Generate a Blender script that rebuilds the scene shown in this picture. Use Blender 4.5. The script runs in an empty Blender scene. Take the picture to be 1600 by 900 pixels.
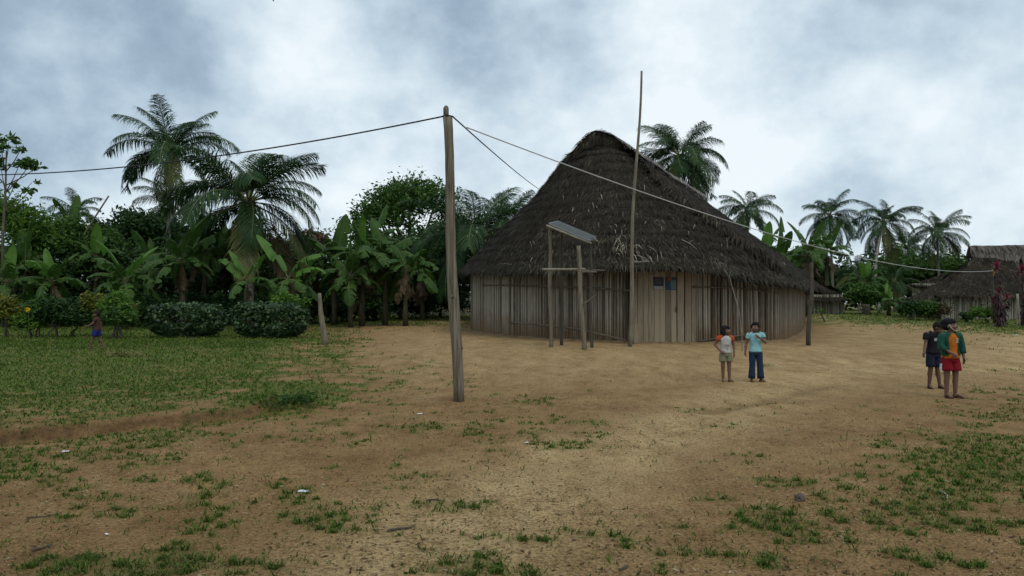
import bpy, bmesh, math, random
import numpy as np
from mathutils import Vector, Matrix, Euler, noise as mnoise

random.seed(7); RS = np.random.RandomState(7)
scene = bpy.context.scene
COL = scene.collection
R = math.radians

# ------------------------------------------------------------------ camera
CAM_H = 1.55; FPX = 1244.0; HOR = 474.0
PITCH = math.atan((HOR - 450.0) / FPX)
cam_d = bpy.data.cameras.new('camera'); cam = bpy.data.objects.new('camera', cam_d); COL.objects.link(cam)
cam.location = (0, 0, CAM_H); cam.rotation_euler = (math.pi / 2 + PITCH, 0, 0)
cam_d.sensor_width = 36; cam_d.lens = FPX / 1600 * 36; cam_d.clip_start = 0.05; cam_d.clip_end = 6000
scene.camera = cam

# ------------------------------------------------------------------ sky (overcast), sun, exposure
SUN_EL, SUN_AZ = R(58), R(150)            # azimuth measured from +Y towards +X
world = bpy.data.worlds.new('World'); scene.world = world; world.use_nodes = True
nt = world.node_tree; nt.nodes.clear()
def wn(t, **k):
    n = nt.nodes.new(t)
    for a, b in k.items(): setattr(n, a, b)
    return n
def wmath(op, a=None, b=None, c=None, clamp=False):
    n = wn('ShaderNodeMath', operation=op, use_clamp=clamp)
    for i, v in enumerate((a, b, c)):
        if v is None: continue
        if isinstance(v, (int, float)): n.inputs[i].default_value = v
        else: nt.links.new(v, n.inputs[i])
    return n.outputs[0]
wout = wn('ShaderNodeOutputWorld'); wbg = wn('ShaderNodeBackground'); wbg.inputs[1].default_value = 0.1
nt.links.new(wbg.outputs[0], wout.inputs[0])
sky = wn('ShaderNodeTexSky', sky_type='NISHITA', sun_disc=False, sun_elevation=SUN_EL, sun_rotation=SUN_AZ)
tc = wn('ShaderNodeTexCoord'); sep = wn('ShaderNodeSeparateXYZ'); nt.links.new(tc.outputs['Generated'], sep.inputs[0])
zc = wmath('ADD', wmath('MAXIMUM', sep.outputs[2], 0.0), 0.22)
cx = wmath('DIVIDE', sep.outputs[0], zc); cy = wmath('DIVIDE', sep.outputs[1], zc)
cmb = wn('ShaderNodeCombineXYZ'); nt.links.new(cx, cmb.inputs[0]); nt.links.new(cy, cmb.inputs[1]); cmb.inputs[2].default_value = 3.7
def wnoise(vec, scale, detail, rough, dist=0.0):
    n = wn('ShaderNodeTexNoise'); nt.links.new(vec, n.inputs['Vector'])
    n.inputs['Scale'].default_value = scale; n.inputs['Detail'].default_value = detail
    n.inputs['Roughness'].default_value = rough; n.inputs['Distortion'].default_value = dist
    return n
mpw = wn('ShaderNodeMapping'); mpw.inputs['Scale'].default_value = (1, 1, 1.35); mpw.inputs['Location'].default_value = (.31, .2, .9); nt.links.new(tc.outputs['Generated'], mpw.inputs[0])
n1 = wnoise(mpw.outputs[0], 5.4, 12, 0.57, 0.0)
n2 = wnoise(cmb.outputs[0], 0.5, 3, 0.5, 0.2)
# warped direction for the big masses of the cloud deck
n3 = wnoise(tc.outputs['Generated'], 5.0, 5, 0.55)
vs = wn('ShaderNodeVectorMath', operation='MULTIPLY_ADD'); nt.links.new(n3.outputs['Color'], vs.inputs[0])
vs.inputs[1].default_value = (.34, .34, .34); nt.links.new(tc.outputs['Generated'], vs.inputs[2])
vs2 = wn('ShaderNodeVectorMath', operation='ADD'); nt.links.new(vs.outputs[0], vs2.inputs[0]); vs2.inputs[1].default_value = (-.17, -.17, -.17)
vnrm = wn('ShaderNodeVectorMath', operation='NORMALIZE'); nt.links.new(vs2.outputs[0], vnrm.inputs[0])
def pdir(px, py):
    dx = (px - 800) / FPX; dy = (450 - py) / FPX
    return Vector((dx, math.cos(PITCH) - dy * math.sin(PITCH), math.sin(PITCH) + dy * math.cos(PITCH)))
# (x, y, width in px, lift): lighter and darker masses of the deck
CLOUD_MASSES = [(60, 60, 120, -.06), (60, 250, 190, -.17), (250, 40, 120, -.03), (480, 70, 80, .10), (340, 160, 90, .03), (650, 110, 110, -.03), (600, 330, 110, .16), (160, 300, 60, .06),
                (560, 190, 110, -.03), (790, 60, 130, -.07), (900, 110, 110, -.04), (1000, 60, 110, .10), (850, 250, 90, .05), (1110, 190, 120, .10),
                (1290, 190, 100, -.11), (1430, 150, 70, .06), (1480, 210, 60, .09), (1520, 60, 130, -.06), (1300, 40, 130, .02), (1240, 330, 120, .04),
                (1500, 340, 130, .02), (980, 330, 100, .06), (300, 330, 150, .0)]
acc = None
for (px, py, w, amp) in CLOUD_MASSES:
    amp *= 1.15
    d = pdir(px, py).normalized(); s = w / FPX
    dt = wn('ShaderNodeVectorMath', operation='DOT_PRODUCT'); nt.links.new(vnrm.outputs[0], dt.inputs[0]); dt.inputs[1].default_value = d
    e = wmath('MULTIPLY', wmath('EXPONENT', wmath('MULTIPLY', wmath('SUBTRACT', dt.outputs['Value'], 1.0), 1.0 / (s * s))), amp)
    acc = e if acc is None else wmath('ADD', acc, e)
val = wmath('ADD', wmath('ADD', wmath('MULTIPLY_ADD', n1.outputs[0], 1.10, 0.045), wmath('MULTIPLY', n2.outputs[0], 0.35)), acc)
ramp = wn('ShaderNodeValToRGB'); nt.links.new(val, ramp.inputs[0])
cr = ramp.color_ramp
for i, (p, c) in enumerate([(0.36, (.225, .305, .405)), (0.53, (.325, .425, .525)), (0.68, (.475, .590, .685)), (0.84, (.660, .760, .825)), (.97, (.80, .87, .91))]):
    el = cr.elements[i] if i < 2 else cr.elements.new(p)
    el.position = p; el.color = (*c, 1)
mulc = wn('ShaderNodeVectorMath', operation='SCALE'); nt.links.new(ramp.outputs[0], mulc.inputs[0]); mulc.inputs['Scale'].default_value = 10.0
mix = wn('ShaderNodeMix', data_type='RGBA'); mix.inputs['Factor'].default_value = 0.94
nt.links.new(sky.outputs[0], mix.inputs['A']); nt.links.new(mulc.outputs[0], mix.inputs['B'])
nt.links.new(mix.outputs['Result'], wbg.inputs[0])

sun_d = bpy.data.lights.new('sun', 'SUN'); sun = bpy.data.objects.new('sun', sun_d); COL.objects.link(sun)
sun_d.energy = 1.15; sun_d.angle = R(40); sun_d.color = (1.0, .94, .82)
sun.rotation_euler = Vector((-math.cos(SUN_EL) * math.sin(SUN_AZ), -math.cos(SUN_EL) * math.cos(SUN_AZ), -math.sin(SUN_EL))).to_track_quat('-Z', 'Y').to_euler()
vs_ = scene.view_settings; vs_.view_transform = 'Standard'; vs_.look = 'None'; vs_.gamma = 1; vs_.exposure = 0.16; vs_.use_curve_mapping = False

# ------------------------------------------------------------------ helpers
def sstep(a, b, x):
    t = np.clip((np.asarray(x, float) - a) / (b - a), 0, 1); return t * t * (3 - 2 * t)
_perm = RS.rand(256, 256)
def vnoise(x, y):
    x = np.asarray(x, float); y = np.asarray(y, float)
    xi = np.floor(x).astype(int); yi = np.floor(y).astype(int); fx = x - xi; fy = y - yi
    fx = fx * fx * (3 - 2 * fx); fy = fy * fy * (3 - 2 * fy)
    g = lambda a, b: _perm[a & 255, b & 255]
    return (g(xi, yi) * (1 - fx) + g(xi + 1, yi) * fx) * (1 - fy) + (g(xi, yi + 1) * (1 - fx) + g(xi + 1, yi + 1) * fx) * fy
def fbm(x, y, o=4):
    s = 0; a = .5; t = 0
    for i in range(o):
        s = s + a * vnoise(x * 2 ** i + 17 * i, y * 2 ** i + 31 * i); t += a; a *= .55
    return s / t

def seg_dist(x, y, pts):
    """distance to a polyline and signed side (positive = left of travel)"""
    best = np.full(np.shape(x), 1e9); side = np.zeros(np.shape(x))
    for (x0, y0), (x1, y1) in zip(pts[:-1], pts[1:]):
        dx, dy = x1 - x0, y1 - y0; L2 = dx * dx + dy * dy
        t = np.clip(((x - x0) * dx + (y - y0) * dy) / L2, 0, 1)
        d = np.hypot(x - x0 - t * dx, y - y0 - t * dy); s = np.sign(dx * (y - y0) - dy * (x - x0))
        m = d < best; best = np.where(m, d, best); side = np.where(m, s, side)
    return best, side
def flat(px, py, z=0.0):
    v = pdir(px, py); t = (z - CAM_H) / v.z; return (v.x * t, v.y * t)
BANK = [flat(-260, 722), flat(0, 692), flat(100, 683), flat(200, 668), flat(300, 660), flat(400, 648), flat(470, 634)]
MOUND = flat(452, 640)
RUT = [flat(1105, 643), flat(1180, 630), flat(1250, 612), flat(1300, 600)]
HOUSE_C = (8.0, 39.0)
POST_FEET = [flat(717, 626), flat(861, 542, .25), flat(913, 546, .25), flat(984, 541, .25), flat(1263, 540, .25), flat(508, 538, .25)]
def gz(x, y):
    x = np.asarray(x, float); y = np.asarray(y, float)
    z = .25 * sstep(14, 24, y) + .5 * sstep(37, 62, y)
    z = z + .035 * (fbm(x * .5 + 3, y * .5, 3) - .5) * sstep(2, 6, np.hypot(x, y)) + .018 * (fbm(x * 2.3, y * 2.3 + 9, 3) - .5)
    d, s = seg_dist(x, y, BANK)
    sd = d * s + .16 * (fbm(x * 1.8 + 11, y * 1.8, 3) - .5) + .05 * (vnoise(x * 9, y * 9) - .5)
    fade = sstep(-7.5, -4.0, -x + 0 * y) if False else 1.0
    edge = np.where(d < 3, 1.0, np.clip(1 - (d - 3) / 3, 0, 1)) * sstep(MOUND[0] + .6, MOUND[0] - .6, x)
    z = z + edge * (.11 * sstep(-.02, .16, sd) - .05 * np.exp(-((sd + .08) / .16) ** 2))
    z = z + .17 * np.exp(-(((x - MOUND[0]) / .45) ** 2 + ((y - MOUND[1]) / .30) ** 2)) * (1 + .5 * (vnoise(x * 9, y * 9) - .5))
    for (bx, by) in POST_FEET: z = z + .045 * np.exp(-((x - bx) ** 2 + (y - by) ** 2) / .035) * (.6 + .8 * vnoise(x * 9, y * 9))
    d, s = seg_dist(x, y, RUT)
    z = z - .05 * np.exp(-(d / .22) ** 2)
    return z
def gz1(x, y): return float(gz(np.array([x]), np.array([y]))[0])
def G(px, py):
    """ground point seen at a picture position"""
    v = pdir(px, py); z = 0.0
    for _ in range(30):
        t = (z - CAM_H) / v.z; z = .5 * z + .5 * gz1(v.x * t, v.y * t)
    return Vector((v.x * t, v.y * t, gz1(v.x * t, v.y * t)))
def D(px, py, Y):
    v = pdir(px, py); t = Y / v.y; return Vector((v.x * t, Y, CAM_H + v.z * t))
def on_ground(px, Y):
    x = (px - 800) / FPX * Y; return Vector((x, Y, gz1(x, Y)))

# ---- objects
def link(o, parent=None):
    COL.objects.link(o)
    if parent is not None: o.parent = parent
    return o
def tag(o, label=None, cat=None, group=None, kind=None):
    if label: o['label'] = label
    if cat: o['category'] = cat
    if group: o['group'] = group
    if kind: o['kind'] = kind
    return o
def thing(name, label, cat, loc=(0, 0, 0), rz=0.0, group=None):
    o = bpy.data.objects.new(name, None); o.empty_display_size = .2; o.location = loc; o.rotation_euler = (0, 0, rz)
    link(o); return tag(o, label, cat, group)
def mesh_obj(name, me, m, parent=None, smooth=False):
    for k in (m if isinstance(m, (list, tuple)) else [m]): me.materials.append(k)
    if smooth: me.shade_smooth()
    return link(bpy.data.objects.new(name, me), parent)
def np_mesh(name, V, F, mi=None):
    V = np.asarray(V, np.float32).reshape(-1, 3); F = np.asarray(F, np.int32); k = F.shape[1]
    me = bpy.data.meshes.new(name)
    me.vertices.add(len(V)); me.vertices.foreach_set('co', V.ravel())
    me.loops.add(F.size); me.loops.foreach_set('vertex_index', F.ravel())
    me.polygons.add(len(F)); me.polygons.foreach_set('loop_start', np.arange(0, F.size, k, dtype=np.int32))
    if mi is not None: me.polygons.foreach_set('material_index', np.asarray(mi, np.int32))
    me.update(calc_edges=True); return me
class MB:
    """collects shapes of one mesh"""
    def __init__(s): s.v = []; s.f = []; s.mi = []
    def add(s, V, F, m=0):
        b = len(s.v); s.v += [tuple(p) for p in V]; s.f += [tuple(i + b for i in q) for q in F]; s.mi += [m] * len(F); return s
    def tube(s, pts, rad, n=8, cap=True, m=0, wob=0.0, sx=1.0):
        pts = [Vector(p) for p in pts]; k = len(pts)
        rad = [rad] * k if isinstance(rad, (int, float)) else list(rad)
        V = []; up = None
        for i, p in enumerate(pts):
            t = (pts[min(i + 1, k - 1)] - pts[max(i - 1, 0)]).normalized()
            if up is None:
                a = Vector((0, 0, 1)) if abs(t.z) < .9 else Vector((1, 0, 0)); up = (a - t * a.dot(t)).normalized()
            else: up = (up - t * up.dot(t)).normalized()
            w = t.cross(up)
            for j in range(n):
                a = 2 * math.pi * j / n; r = rad[i] * (1 + (wob * (random.random() - .5) if wob else 0))
                V.append(p + up * (math.cos(a) * r) + w * (math.sin(a) * r * sx))
        F = [(i * n + j, i * n + (j + 1) % n, (i + 1) * n + (j + 1) % n, (i + 1) * n + j) for i in range(k - 1) for j in range(n)]
        if cap: F += [tuple(range(n))[::-1], tuple(range((k - 1) * n, k * n))]
        return s.add(V, F, m)
    def box(s, c, x, y, z, m=0):
        """box from centre and three half-axis vectors"""
        c, x, y, z = Vector(c), Vector(x), Vector(y), Vector(z)
        V = [c + x * a + y * b + z * d for d in (-1, 1) for b in (-1, 1) for a in (-1, 1)]
        return s.add(V, [(0, 2, 3, 1), (4, 5, 7, 6), (0, 1, 5, 4), (2, 6, 7, 3), (0, 4, 6, 2), (1, 3, 7, 5)], m)
    def loft(s, rings, cap=(True, True), m=0):
        n = len(rings[0]); b = []
        for r in rings: b += list(r)
        F = [(i * n + j, i * n + (j + 1) % n, (i + 1) * n + (j + 1) % n, (i + 1) * n + j) for i in range(len(rings) - 1) for j in range(n)]
        if cap[0]: F.append(tuple(range(n))[::-1])
        if cap[1]: F.append(tuple(range((len(rings) - 1) * n, len(rings) * n)))
        return s.add(b, F, m)
    def mesh(s, name):
        me = bpy.data.meshes.new(name); me.from_pydata([tuple(v) for v in s.v], [], s.f)
        me.polygons.foreach_set('material_index', s.mi); me.update(); return me
    def build(s, name, m, parent=None, smooth=False): return mesh_obj(name, s.mesh(name), m, parent, smooth)
def bez(p0, p1, sag, n=24):
    p0, p1 = Vector(p0), Vector(p1)
    return [p0.lerp(p1, i / n) + Vector((0, 0, -sag * 4 * (i / n) * (1 - i / n))) for i in range(n + 1)]

# ---- materials
def mat(name, c1, c2=None, scale=6.0, rough=.85, bump=0.0, island=False, transl=0.0, stretch=(1, 1, 1), spec=.25, detail=5, bscale=None, c3=None, coord='Object', pos=(.35, .65)):
    m = bpy.data.materials.new(name); m.use_nodes = True; t = m.node_tree; L = t.links.new
    b = t.nodes['Principled BSDF']; b.inputs['Roughness'].default_value = rough; b.inputs['Specular IOR Level'].default_value = spec
    c2 = c2 or c1
    tcn = t.nodes.new('ShaderNodeTexCoord'); mp = t.nodes.new('ShaderNodeMapping'); mp.inputs['Scale'].default_value = stretch
    L(tcn.outputs[coord], mp.inputs[0])
    n = t.nodes.new('ShaderNodeTexNoise'); n.inputs['Scale'].default_value = scale; n.inputs['Detail'].default_value = detail; n.inputs['Roughness'].default_value = .6
    L(mp.outputs[0], n.inputs['Vector'])
    r = t.nodes.new('ShaderNodeValToRGB'); e = r.color_ramp.elements
    e[0].position, e[1].position = pos; e[0].color = (*c1, 1); e[1].color = (*c2, 1)
    if c3: q = e.new(min(.99, pos[1] + .17)); q.color = (*c3, 1)
    if island:
        g = t.nodes.new('ShaderNodeNewGeometry'); ma = t.nodes.new('ShaderNodeMath'); ma.operation = 'MULTIPLY_ADD'
        L(g.outputs['Random Per Island'], ma.inputs[0]); ma.inputs[1].default_value = .62
        mb = t.nodes.new('ShaderNodeMath'); mb.operation = 'MULTIPLY_ADD'; L(n.outputs[0], mb.inputs[0]); mb.inputs[1].default_value = .75; mb.inputs[2].default_value = -.17
        L(mb.outputs[0], ma.inputs[2]); L(ma.outputs[0], r.inputs[0])
    else: L(n.outputs[0], r.inputs[0])
    L(r.outputs[0], b.inputs['Base Color'])
    if bump:
        n2 = t.nodes.new('ShaderNodeTexNoise'); n2.inputs['Scale'].default_value = bscale or scale * 3; n2.inputs['Detail'].default_value = 5; L(mp.outputs[0], n2.inputs['Vector'])
        bp = t.nodes.new('ShaderNodeBump'); bp.inputs['Strength'].default_value = bump; bp.inputs['Distance'].default_value = .03
        L(n2.outputs[0], bp.inputs['Height']); L(bp.outputs[0], b.inputs['Normal'])
    if transl:
        tr = t.nodes.new('ShaderNodeBsdfTranslucent'); L(r.outputs[0], tr.inputs[0]); mx = t.nodes.new('ShaderNodeMixShader'); mx.inputs[0].default_value = transl
        L(b.outputs[0], mx.inputs[1]); L(tr.outputs[0], mx.inputs[2]); L(mx.outputs[0], t.nodes['Material Output'].inputs[0])
    return m
M = {}
M['palm'] = mat('palm_green', (.012, .038, .011), (.036, .082, .022), 2, .55, island=True, transl=.25, spec=.18)
M['palm_dry'] = mat('palm_dry', (.10, .075, .04), (.20, .15, .08), 2, .8, island=True, transl=.2)
M['palm_yel'] = mat('palm_yellowing', (.06, .085, .02), (.13, .14, .04), 2, .6, island=True, transl=.25)
M['rachis'] = mat('rachis', (.09, .10, .035), (.14, .14, .06), 3, .6)
M['trunk_palm'] = mat('palm_bark', (.085, .075, .062), (.19, .17, .145), 5, .9, .5, stretch=(.6, .6, 4))
M['bark'] = mat('bark', (.06, .048, .036), (.13, .11, .085), 6, .9, .5, stretch=(2, 2, .5))
M['banana'] = mat('banana_leaf', (.024, .066, .012), (.056, .118, .020), 1.5, .55, .15, transl=.3, spec=.18, bscale=20, stretch=(3, .3, 1))
M['banana_young'] = mat('banana_young_leaf', (.055, .15, .018), (.100, .21, .030), 1.5, .5, .15, transl=.38, spec=.3, bscale=20, stretch=(3, .3, 1))
M['banana_dry'] = mat('banana_dry_leaf', (.06, .042, .024), (.12, .085, .048), 3, .85)
M['banana_stem'] = mat('banana_stem', (.035, .03, .018), (.075, .07, .035), 4, .7, stretch=(2, 2, .5))
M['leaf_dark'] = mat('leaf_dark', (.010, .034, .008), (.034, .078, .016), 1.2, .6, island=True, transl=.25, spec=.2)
M['leaf_hedge'] = mat('leaf_hedge', (.009, .032, .008), (.030, .072, .018), 1.5, .5, island=True, transl=.2, spec=.4, c3=(.085, .15, .05))  # lighter third colour puts leaf highlights into some of the leaves
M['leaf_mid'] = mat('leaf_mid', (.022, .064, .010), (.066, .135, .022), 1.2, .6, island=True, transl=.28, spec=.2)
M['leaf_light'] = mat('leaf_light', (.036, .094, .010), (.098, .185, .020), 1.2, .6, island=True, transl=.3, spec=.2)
M['leaf_yellow'] = mat('leaf_yellow', (.045, .08, .010), (.17, .155, .014), 1.2, .55, island=True, transl=.25)
M['leaf_brown'] = mat('leaf_brown', (.055, .045, .025), (.12, .085, .05), 1.2, .6, island=True, transl=.25)
M['leaf_red'] = mat('leaf_red', (.085, .010, .022), (.20, .020, .045), 1.2, .45, island=True, transl=.25, spec=.4)
M['leaf_plum'] = mat('leaf_plum', (.022, .012, .012), (.060, .022, .026), 1.2, .5, island=True, transl=.2)
M['thatch'] = mat('thatch', (.017, .014, .010), (.044, .037, .027), 1.1, .95, island=True, c3=(.15, .135, .10), spec=.1, pos=(.3, .8))
M['thatch_base'] = mat('thatch_base', (.018, .014, .011), (.045, .037, .028), 9, .95, .9, spec=.1)
M['thatch_fringe'] = mat('thatch_fringe', (.022, .020, .014), (.075, .072, .052), 1.3, .9, island=True, c3=(.16, .155, .115), spec=.15, pos=(.3, .85))
M['thatch_cap'] = mat('thatch_ridge', (.13, .115, .10), (.40, .37, .34), 1.6, .95, island=True, spec=.1, pos=(.25, .85))
M['thatch_cap_dull'] = mat('thatch_ridge_dull', (.065, .056, .048), (.19, .17, .15), 1.6, .95, island=True, spec=.1, pos=(.25, .85))
M['straw'] = mat('straw', (.13, .115, .085), (.33, .295, .235), 3, .9, island=True, spec=.1)
M['cane'] = mat('cane', (.085, .072, .053), (.37, .335, .275), 3.0, .88, .3, island=True, stretch=(9, 9, .8), spec=.12, pos=(.22, .82))
def mud_foot(m, z0, z1):
    '''splashed earth on the lowest part of the canes, with a ragged upper edge'''
    t = m.node_tree; L = t.links.new; b = t.nodes['Principled BSDF']; old = b.inputs['Base Color'].links[0].from_socket
    tcn = t.nodes.new('ShaderNodeTexCoord'); sp = t.nodes.new('ShaderNodeSeparateXYZ'); L(tcn.outputs['Object'], sp.inputs[0])
    n = t.nodes.new('ShaderNodeTexNoise'); n.inputs['Scale'].default_value = 2.2; n.inputs['Detail'].default_value = 6; L(tcn.outputs['Object'], n.inputs[0])
    a = t.nodes.new('ShaderNodeMath'); a.operation = 'MULTIPLY_ADD'; L(n.outputs[0], a.inputs[0]); a.inputs[1].default_value = -1.1; L(sp.outputs[2], a.inputs[2])
    r = t.nodes.new('ShaderNodeMapRange'); L(a.outputs[0], r.inputs['Value']); r.inputs['From Min'].default_value = z0 - .5; r.inputs['From Max'].default_value = z1 - .5; r.inputs['To Min'].default_value = .75; r.inputs['To Max'].default_value = 0
    mx = t.nodes.new('ShaderNodeMix'); mx.data_type = 'RGBA'; L(r.outputs[0], mx.inputs['Factor']); L(old, mx.inputs['A']); mx.inputs['B'].default_value = (.150, .090, .042, 1); L(mx.outputs['Result'], b.inputs['Base Color'])
mud_foot(M['cane'], .10, .95)
M['batten'] = mat('batten', (.075, .062, .048), (.15, .13, .10), 6, .9, .3)
M['plank'] = mat('plank', (.15, .12, .08), (.29, .24, .17), 3, .85, .3, island=True, stretch=(10, 10, .6), spec=.2)
M['pole'] = mat('pole_wood', (.065, .052, .036), (.22, .188, .14), 4, .9, .5, stretch=(7, 7, .35), bscale=16)
M['post'] = mat('post_wood', (.105, .085, .06), (.21, .18, .135), 5, .9, .5, stretch=(6, 6, .4))
M['post_dark'] = mat('post_dark', (.04, .035, .025), (.085, .075, .055), 5, .9, .5, stretch=(6, 6, .4))
M['post_pale'] = mat('post_pale', (.17, .15, .105), (.31, .285, .22), 5, .9, .5, stretch=(6, 6, .4))
M['wire'] = mat('wire_black', (.012, .012, .013), rough=.6)
M['wire_pale'] = mat('wire_pale', (.40, .41, .40), rough=.5)
M['skin'] = mat('skin', (.130, .066, .042), (.155, .080, .052), 9, .55, .08, spec=.4, bscale=120)
M['skin_dark'] = mat('skin_deep', (.095, .046, .030), (.115, .058, .038), 9, .55, .08, spec=.4, bscale=120)
M['hair'] = mat('hair', (.006, .005, .005), (.016, .013, .012), 40, .75, .3, stretch=(1, 1, .2), spec=.12)
M['eye'] = mat('eye_white', (.6, .58, .55), rough=.3); M['iris'] = mat('iris', (.012, .008, .006), rough=.2)
M['lips'] = mat('lips', (.13, .045, .038), rough=.5)
def cloth(name, c, k=.72): return mat(name, tuple(a * k for a in c), c, 14, .9, .35, bscale=60, spec=.12)
# ------------------------------------------------------------------ ground
CX = [-200, 0, 200, 400, 600, 800, 1000, 1200, 1400, 1600, 1800]
CY = [470, 495, 503, 511, 525, 545, 575, 605, 640, 680, 720, 770, 830, 890, 990]
CT = [
 [1, 1, 1, 1, 1, 1, 1, 1, 1, 1, 1],
 [1, 1, 1, 1, 1, .9, .5, .5, 1, 1, 1],
 [1, 1, 1, 1, .97, .1, 0, .5, .95, 1, 1],
 [1, 1, 1, 1, .08, 0, 0, .0, .12, .97, 1],
 [1, 1, 1, 1, .02, 0, 0, 0, 0, .15, .7],
 [1, 1, 1, .92, .03, 0, 0, 0, 0, .05, .2],
 [1, 1, 1, .80, .16, 0, 0, 0, 0, .12, .3],
 [.95, .93, .85, .70, .25, .06, .02, 0, 0, .2, .5],
 [.9, .82, .72, .55, .2, .12, .03, .04, .08, .38, .6],
 [.8, .75, .68, .34, .17, .13, .03, .08, .16, .42, .7],
 [.9, .85, .55, .22, .15, .11, .03, .13, .22, .5, .7],
 [.5, .30, .22, .15, .15, .06, .03, .18, .34, .42, .5],
 [.3, .22, .24, .17, .11, .08, .13, .23, .33, .22, .2],
 [.5, .42, .28, .15, .12, .18, .22, .33, .27, .15, .1],
 [.5, .42, .28, .15, .12, .18, .22, .33, .27, .15, .1]]
CT = np.array(CT, float); CT[8:, 3:] *= .9; CT[9:, :3] *= .85; CT[11:] *= .9
SPOTS = [(1490, 735, 85, 45, .75), (1520, 690, 70, 25, .45), (750, 882, 70, 22, .55), (1030, 862, 55, 14, .55), (250, 885, 150, 18, .5), (455, 628, 60, 20, .9), (1440, 780, 60, 20, .3),
         (1195, 704, 40, 12, .55), (1300, 692, 24, 9, .5), (880, 703, 45, 8, .5), (830, 632, 30, 8, .45), (690, 795, 60, 12, .45), (510, 820, 60, 12, .5), (235, 868, 30, 12, .5), (1210, 815, 50, 12, .4),
         (420, 885, 22, 8, .6), (1240, 835, 60, 16, .4), (640, 668, 50, 6, .5), (750, 650, 30, 8, .5), (1190, 572, 14, 3, .8), (440, 760, 30, 8, .4), (1150, 640, 60, 8, .2), (920, 662, 50, 6, .35)]
def to_px(x, y, z=None):
    x = np.asarray(x, float); y = np.maximum(np.asarray(y, float), .8)
    z = gz(x, y) if z is None else z
    c, s = math.cos(PITCH), math.sin(PITCH)
    zf = y * c + (z - CAM_H) * s; zu = -y * s + (z - CAM_H) * c
    return 800 + FPX * x / zf, 450 - FPX * zu / zf
def cover(x, y):
    """how much of the ground plants hide, laid out once as a map of the village green"""
    px, py = to_px(x, y)
    py = np.clip(py, CY[0], CY[-1] - .01); pxc = np.clip(px, CX[0], CX[-1] - .01)
    iy = np.clip(np.searchsorted(CY, py, side='right') - 1, 0, len(CY) - 2); ix = np.clip(((pxc - CX[0]) / 200).astype(int), 0, len(CX) - 2)
    cy = np.array(CY, float); fy = (py - cy[iy]) / (cy[iy + 1] - cy[iy]); fx = (pxc - CX[0]) / 200 - ix
    c = (CT[iy, ix] * (1 - fx) + CT[iy, ix + 1] * fx) * (1 - fy) + (CT[iy + 1, ix] * (1 - fx) + CT[iy + 1, ix + 1] * fx) * fy
    for (a, b, w, h, k) in SPOTS:
        c = c + k * np.exp(-(((px - a) / w) ** 2 + ((py - b) / h) ** 2))
    n = .26 * fbm(x * 1.2 + 5, y * 1.2 + 2, 3) + .74 * (.55 * vnoise(x * 3.6, y * 3.6) + .45 * vnoise(x * 8.1 + 3, y * 8.1)) * .72 + .74 * .14
    c = np.clip(c, 0, 1.15); d, s = seg_dist(x, y, BANK); c = c * (1 - .65 * np.exp(-((d * s - .08) / .07) ** 2) * (x < MOUND[0]))
    c = np.where(y < 1.5, .15, c)
    q = np.clip(c, .004, .985); th = .5 + .062 * np.log(q / (1 - q)); return sstep(-.045, .06, th - n + .012)
ys = np.concatenate([np.array([-400, -150, -60, -25, -12, -6, -3, -1, 0.5, 1.5]), np.arange(2.0, 3.6, .12), np.geomspace(3.6, 30, 330), np.geomspace(30.3, 80, 60), np.geomspace(85, 3000, 16)])
us = np.linspace(-1, 1, 361); us = np.sign(us) * np.abs(us) ** 1.15
YY, UU = np.meshgrid(ys, us, indexing='ij'); XX = UU * (np.abs(YY) * .95 + 9 + 30 * sstep(30, 90, YY)); ZZ = gz(XX, YY)
nr, nc = XX.shape
idx = np.arange(nr * nc).reshape(nr, nc)
F = np.stack([idx[:-1, :-1], idx[:-1, 1:], idx[1:, 1:], idx[1:, :-1]], -1).reshape(-1, 4)
me = np_mesh('ground', np.stack([XX, YY, ZZ], -1), F)
cov = cover(XX.ravel(), YY.ravel())
a = me.attributes.new('cover', 'FLOAT', 'POINT'); a.data.foreach_set('value', cov.astype(np.float32))
pxg, pyg = to_px(XX.ravel(), YY.ravel())
a = me.attributes.new('lawn', 'FLOAT', 'POINT'); a.data.foreach_set('value', (.35 + .65 * sstep(690, 600, pyg) * sstep(820, 500, pxg) + .65 * sstep(540, 515, pyg)).clip(0, 1).astype(np.float32))
TRACK = [flat(640, 920), flat(760, 800), flat(940, 710), flat(1130, 640), flat(1290, 580), (11.5, 18.5), (20, 30)]
dtr, _ = seg_dist(XX.ravel(), YY.ravel(), TRACK)
trk = 1.15 * np.exp(-(dtr / .95) ** 2) * (.6 + .6 * fbm(XX.ravel() * .9, YY.ravel() * .5, 3)) + .7 * sstep(640, 560, pyg) * sstep(480, 700, pxg)
a = me.attributes.new('track', 'FLOAT', 'POINT'); a.data.foreach_set('value', np.clip(trk, 0, 1).astype(np.float32))
d, s = seg_dist(XX.ravel(), YY.ravel(), BANK)
bank = .85 * np.exp(-((d * s - .08 + .10 * (fbm(XX.ravel() * 2, YY.ravel() * 2, 3) - .5)) / .10) ** 2) * sstep(.30, .55, fbm(XX.ravel() * 1.1 + 7, YY.ravel() * 1.1, 3)) * (XX.ravel() < MOUND[0])
d2, s2 = seg_dist(XX.ravel(), YY.ravel(), RUT); bank = np.maximum(bank, .45 * np.exp(-(d2 / .2) ** 2))
a = me.attributes.new('bare_bank', 'FLOAT', 'POINT'); a.data.foreach_set('value', bank.astype(np.float32))
gm = bpy.data.materials.new('earth'); gm.use_nodes = True; t = gm.node_tree; L = t.links.new
b = t.nodes['Principled BSDF']; b.inputs['Roughness'].default_value = .95; b.inputs['Specular IOR Level'].default_value = .1
tcn = t.nodes.new('ShaderNodeTexCoord')
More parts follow.
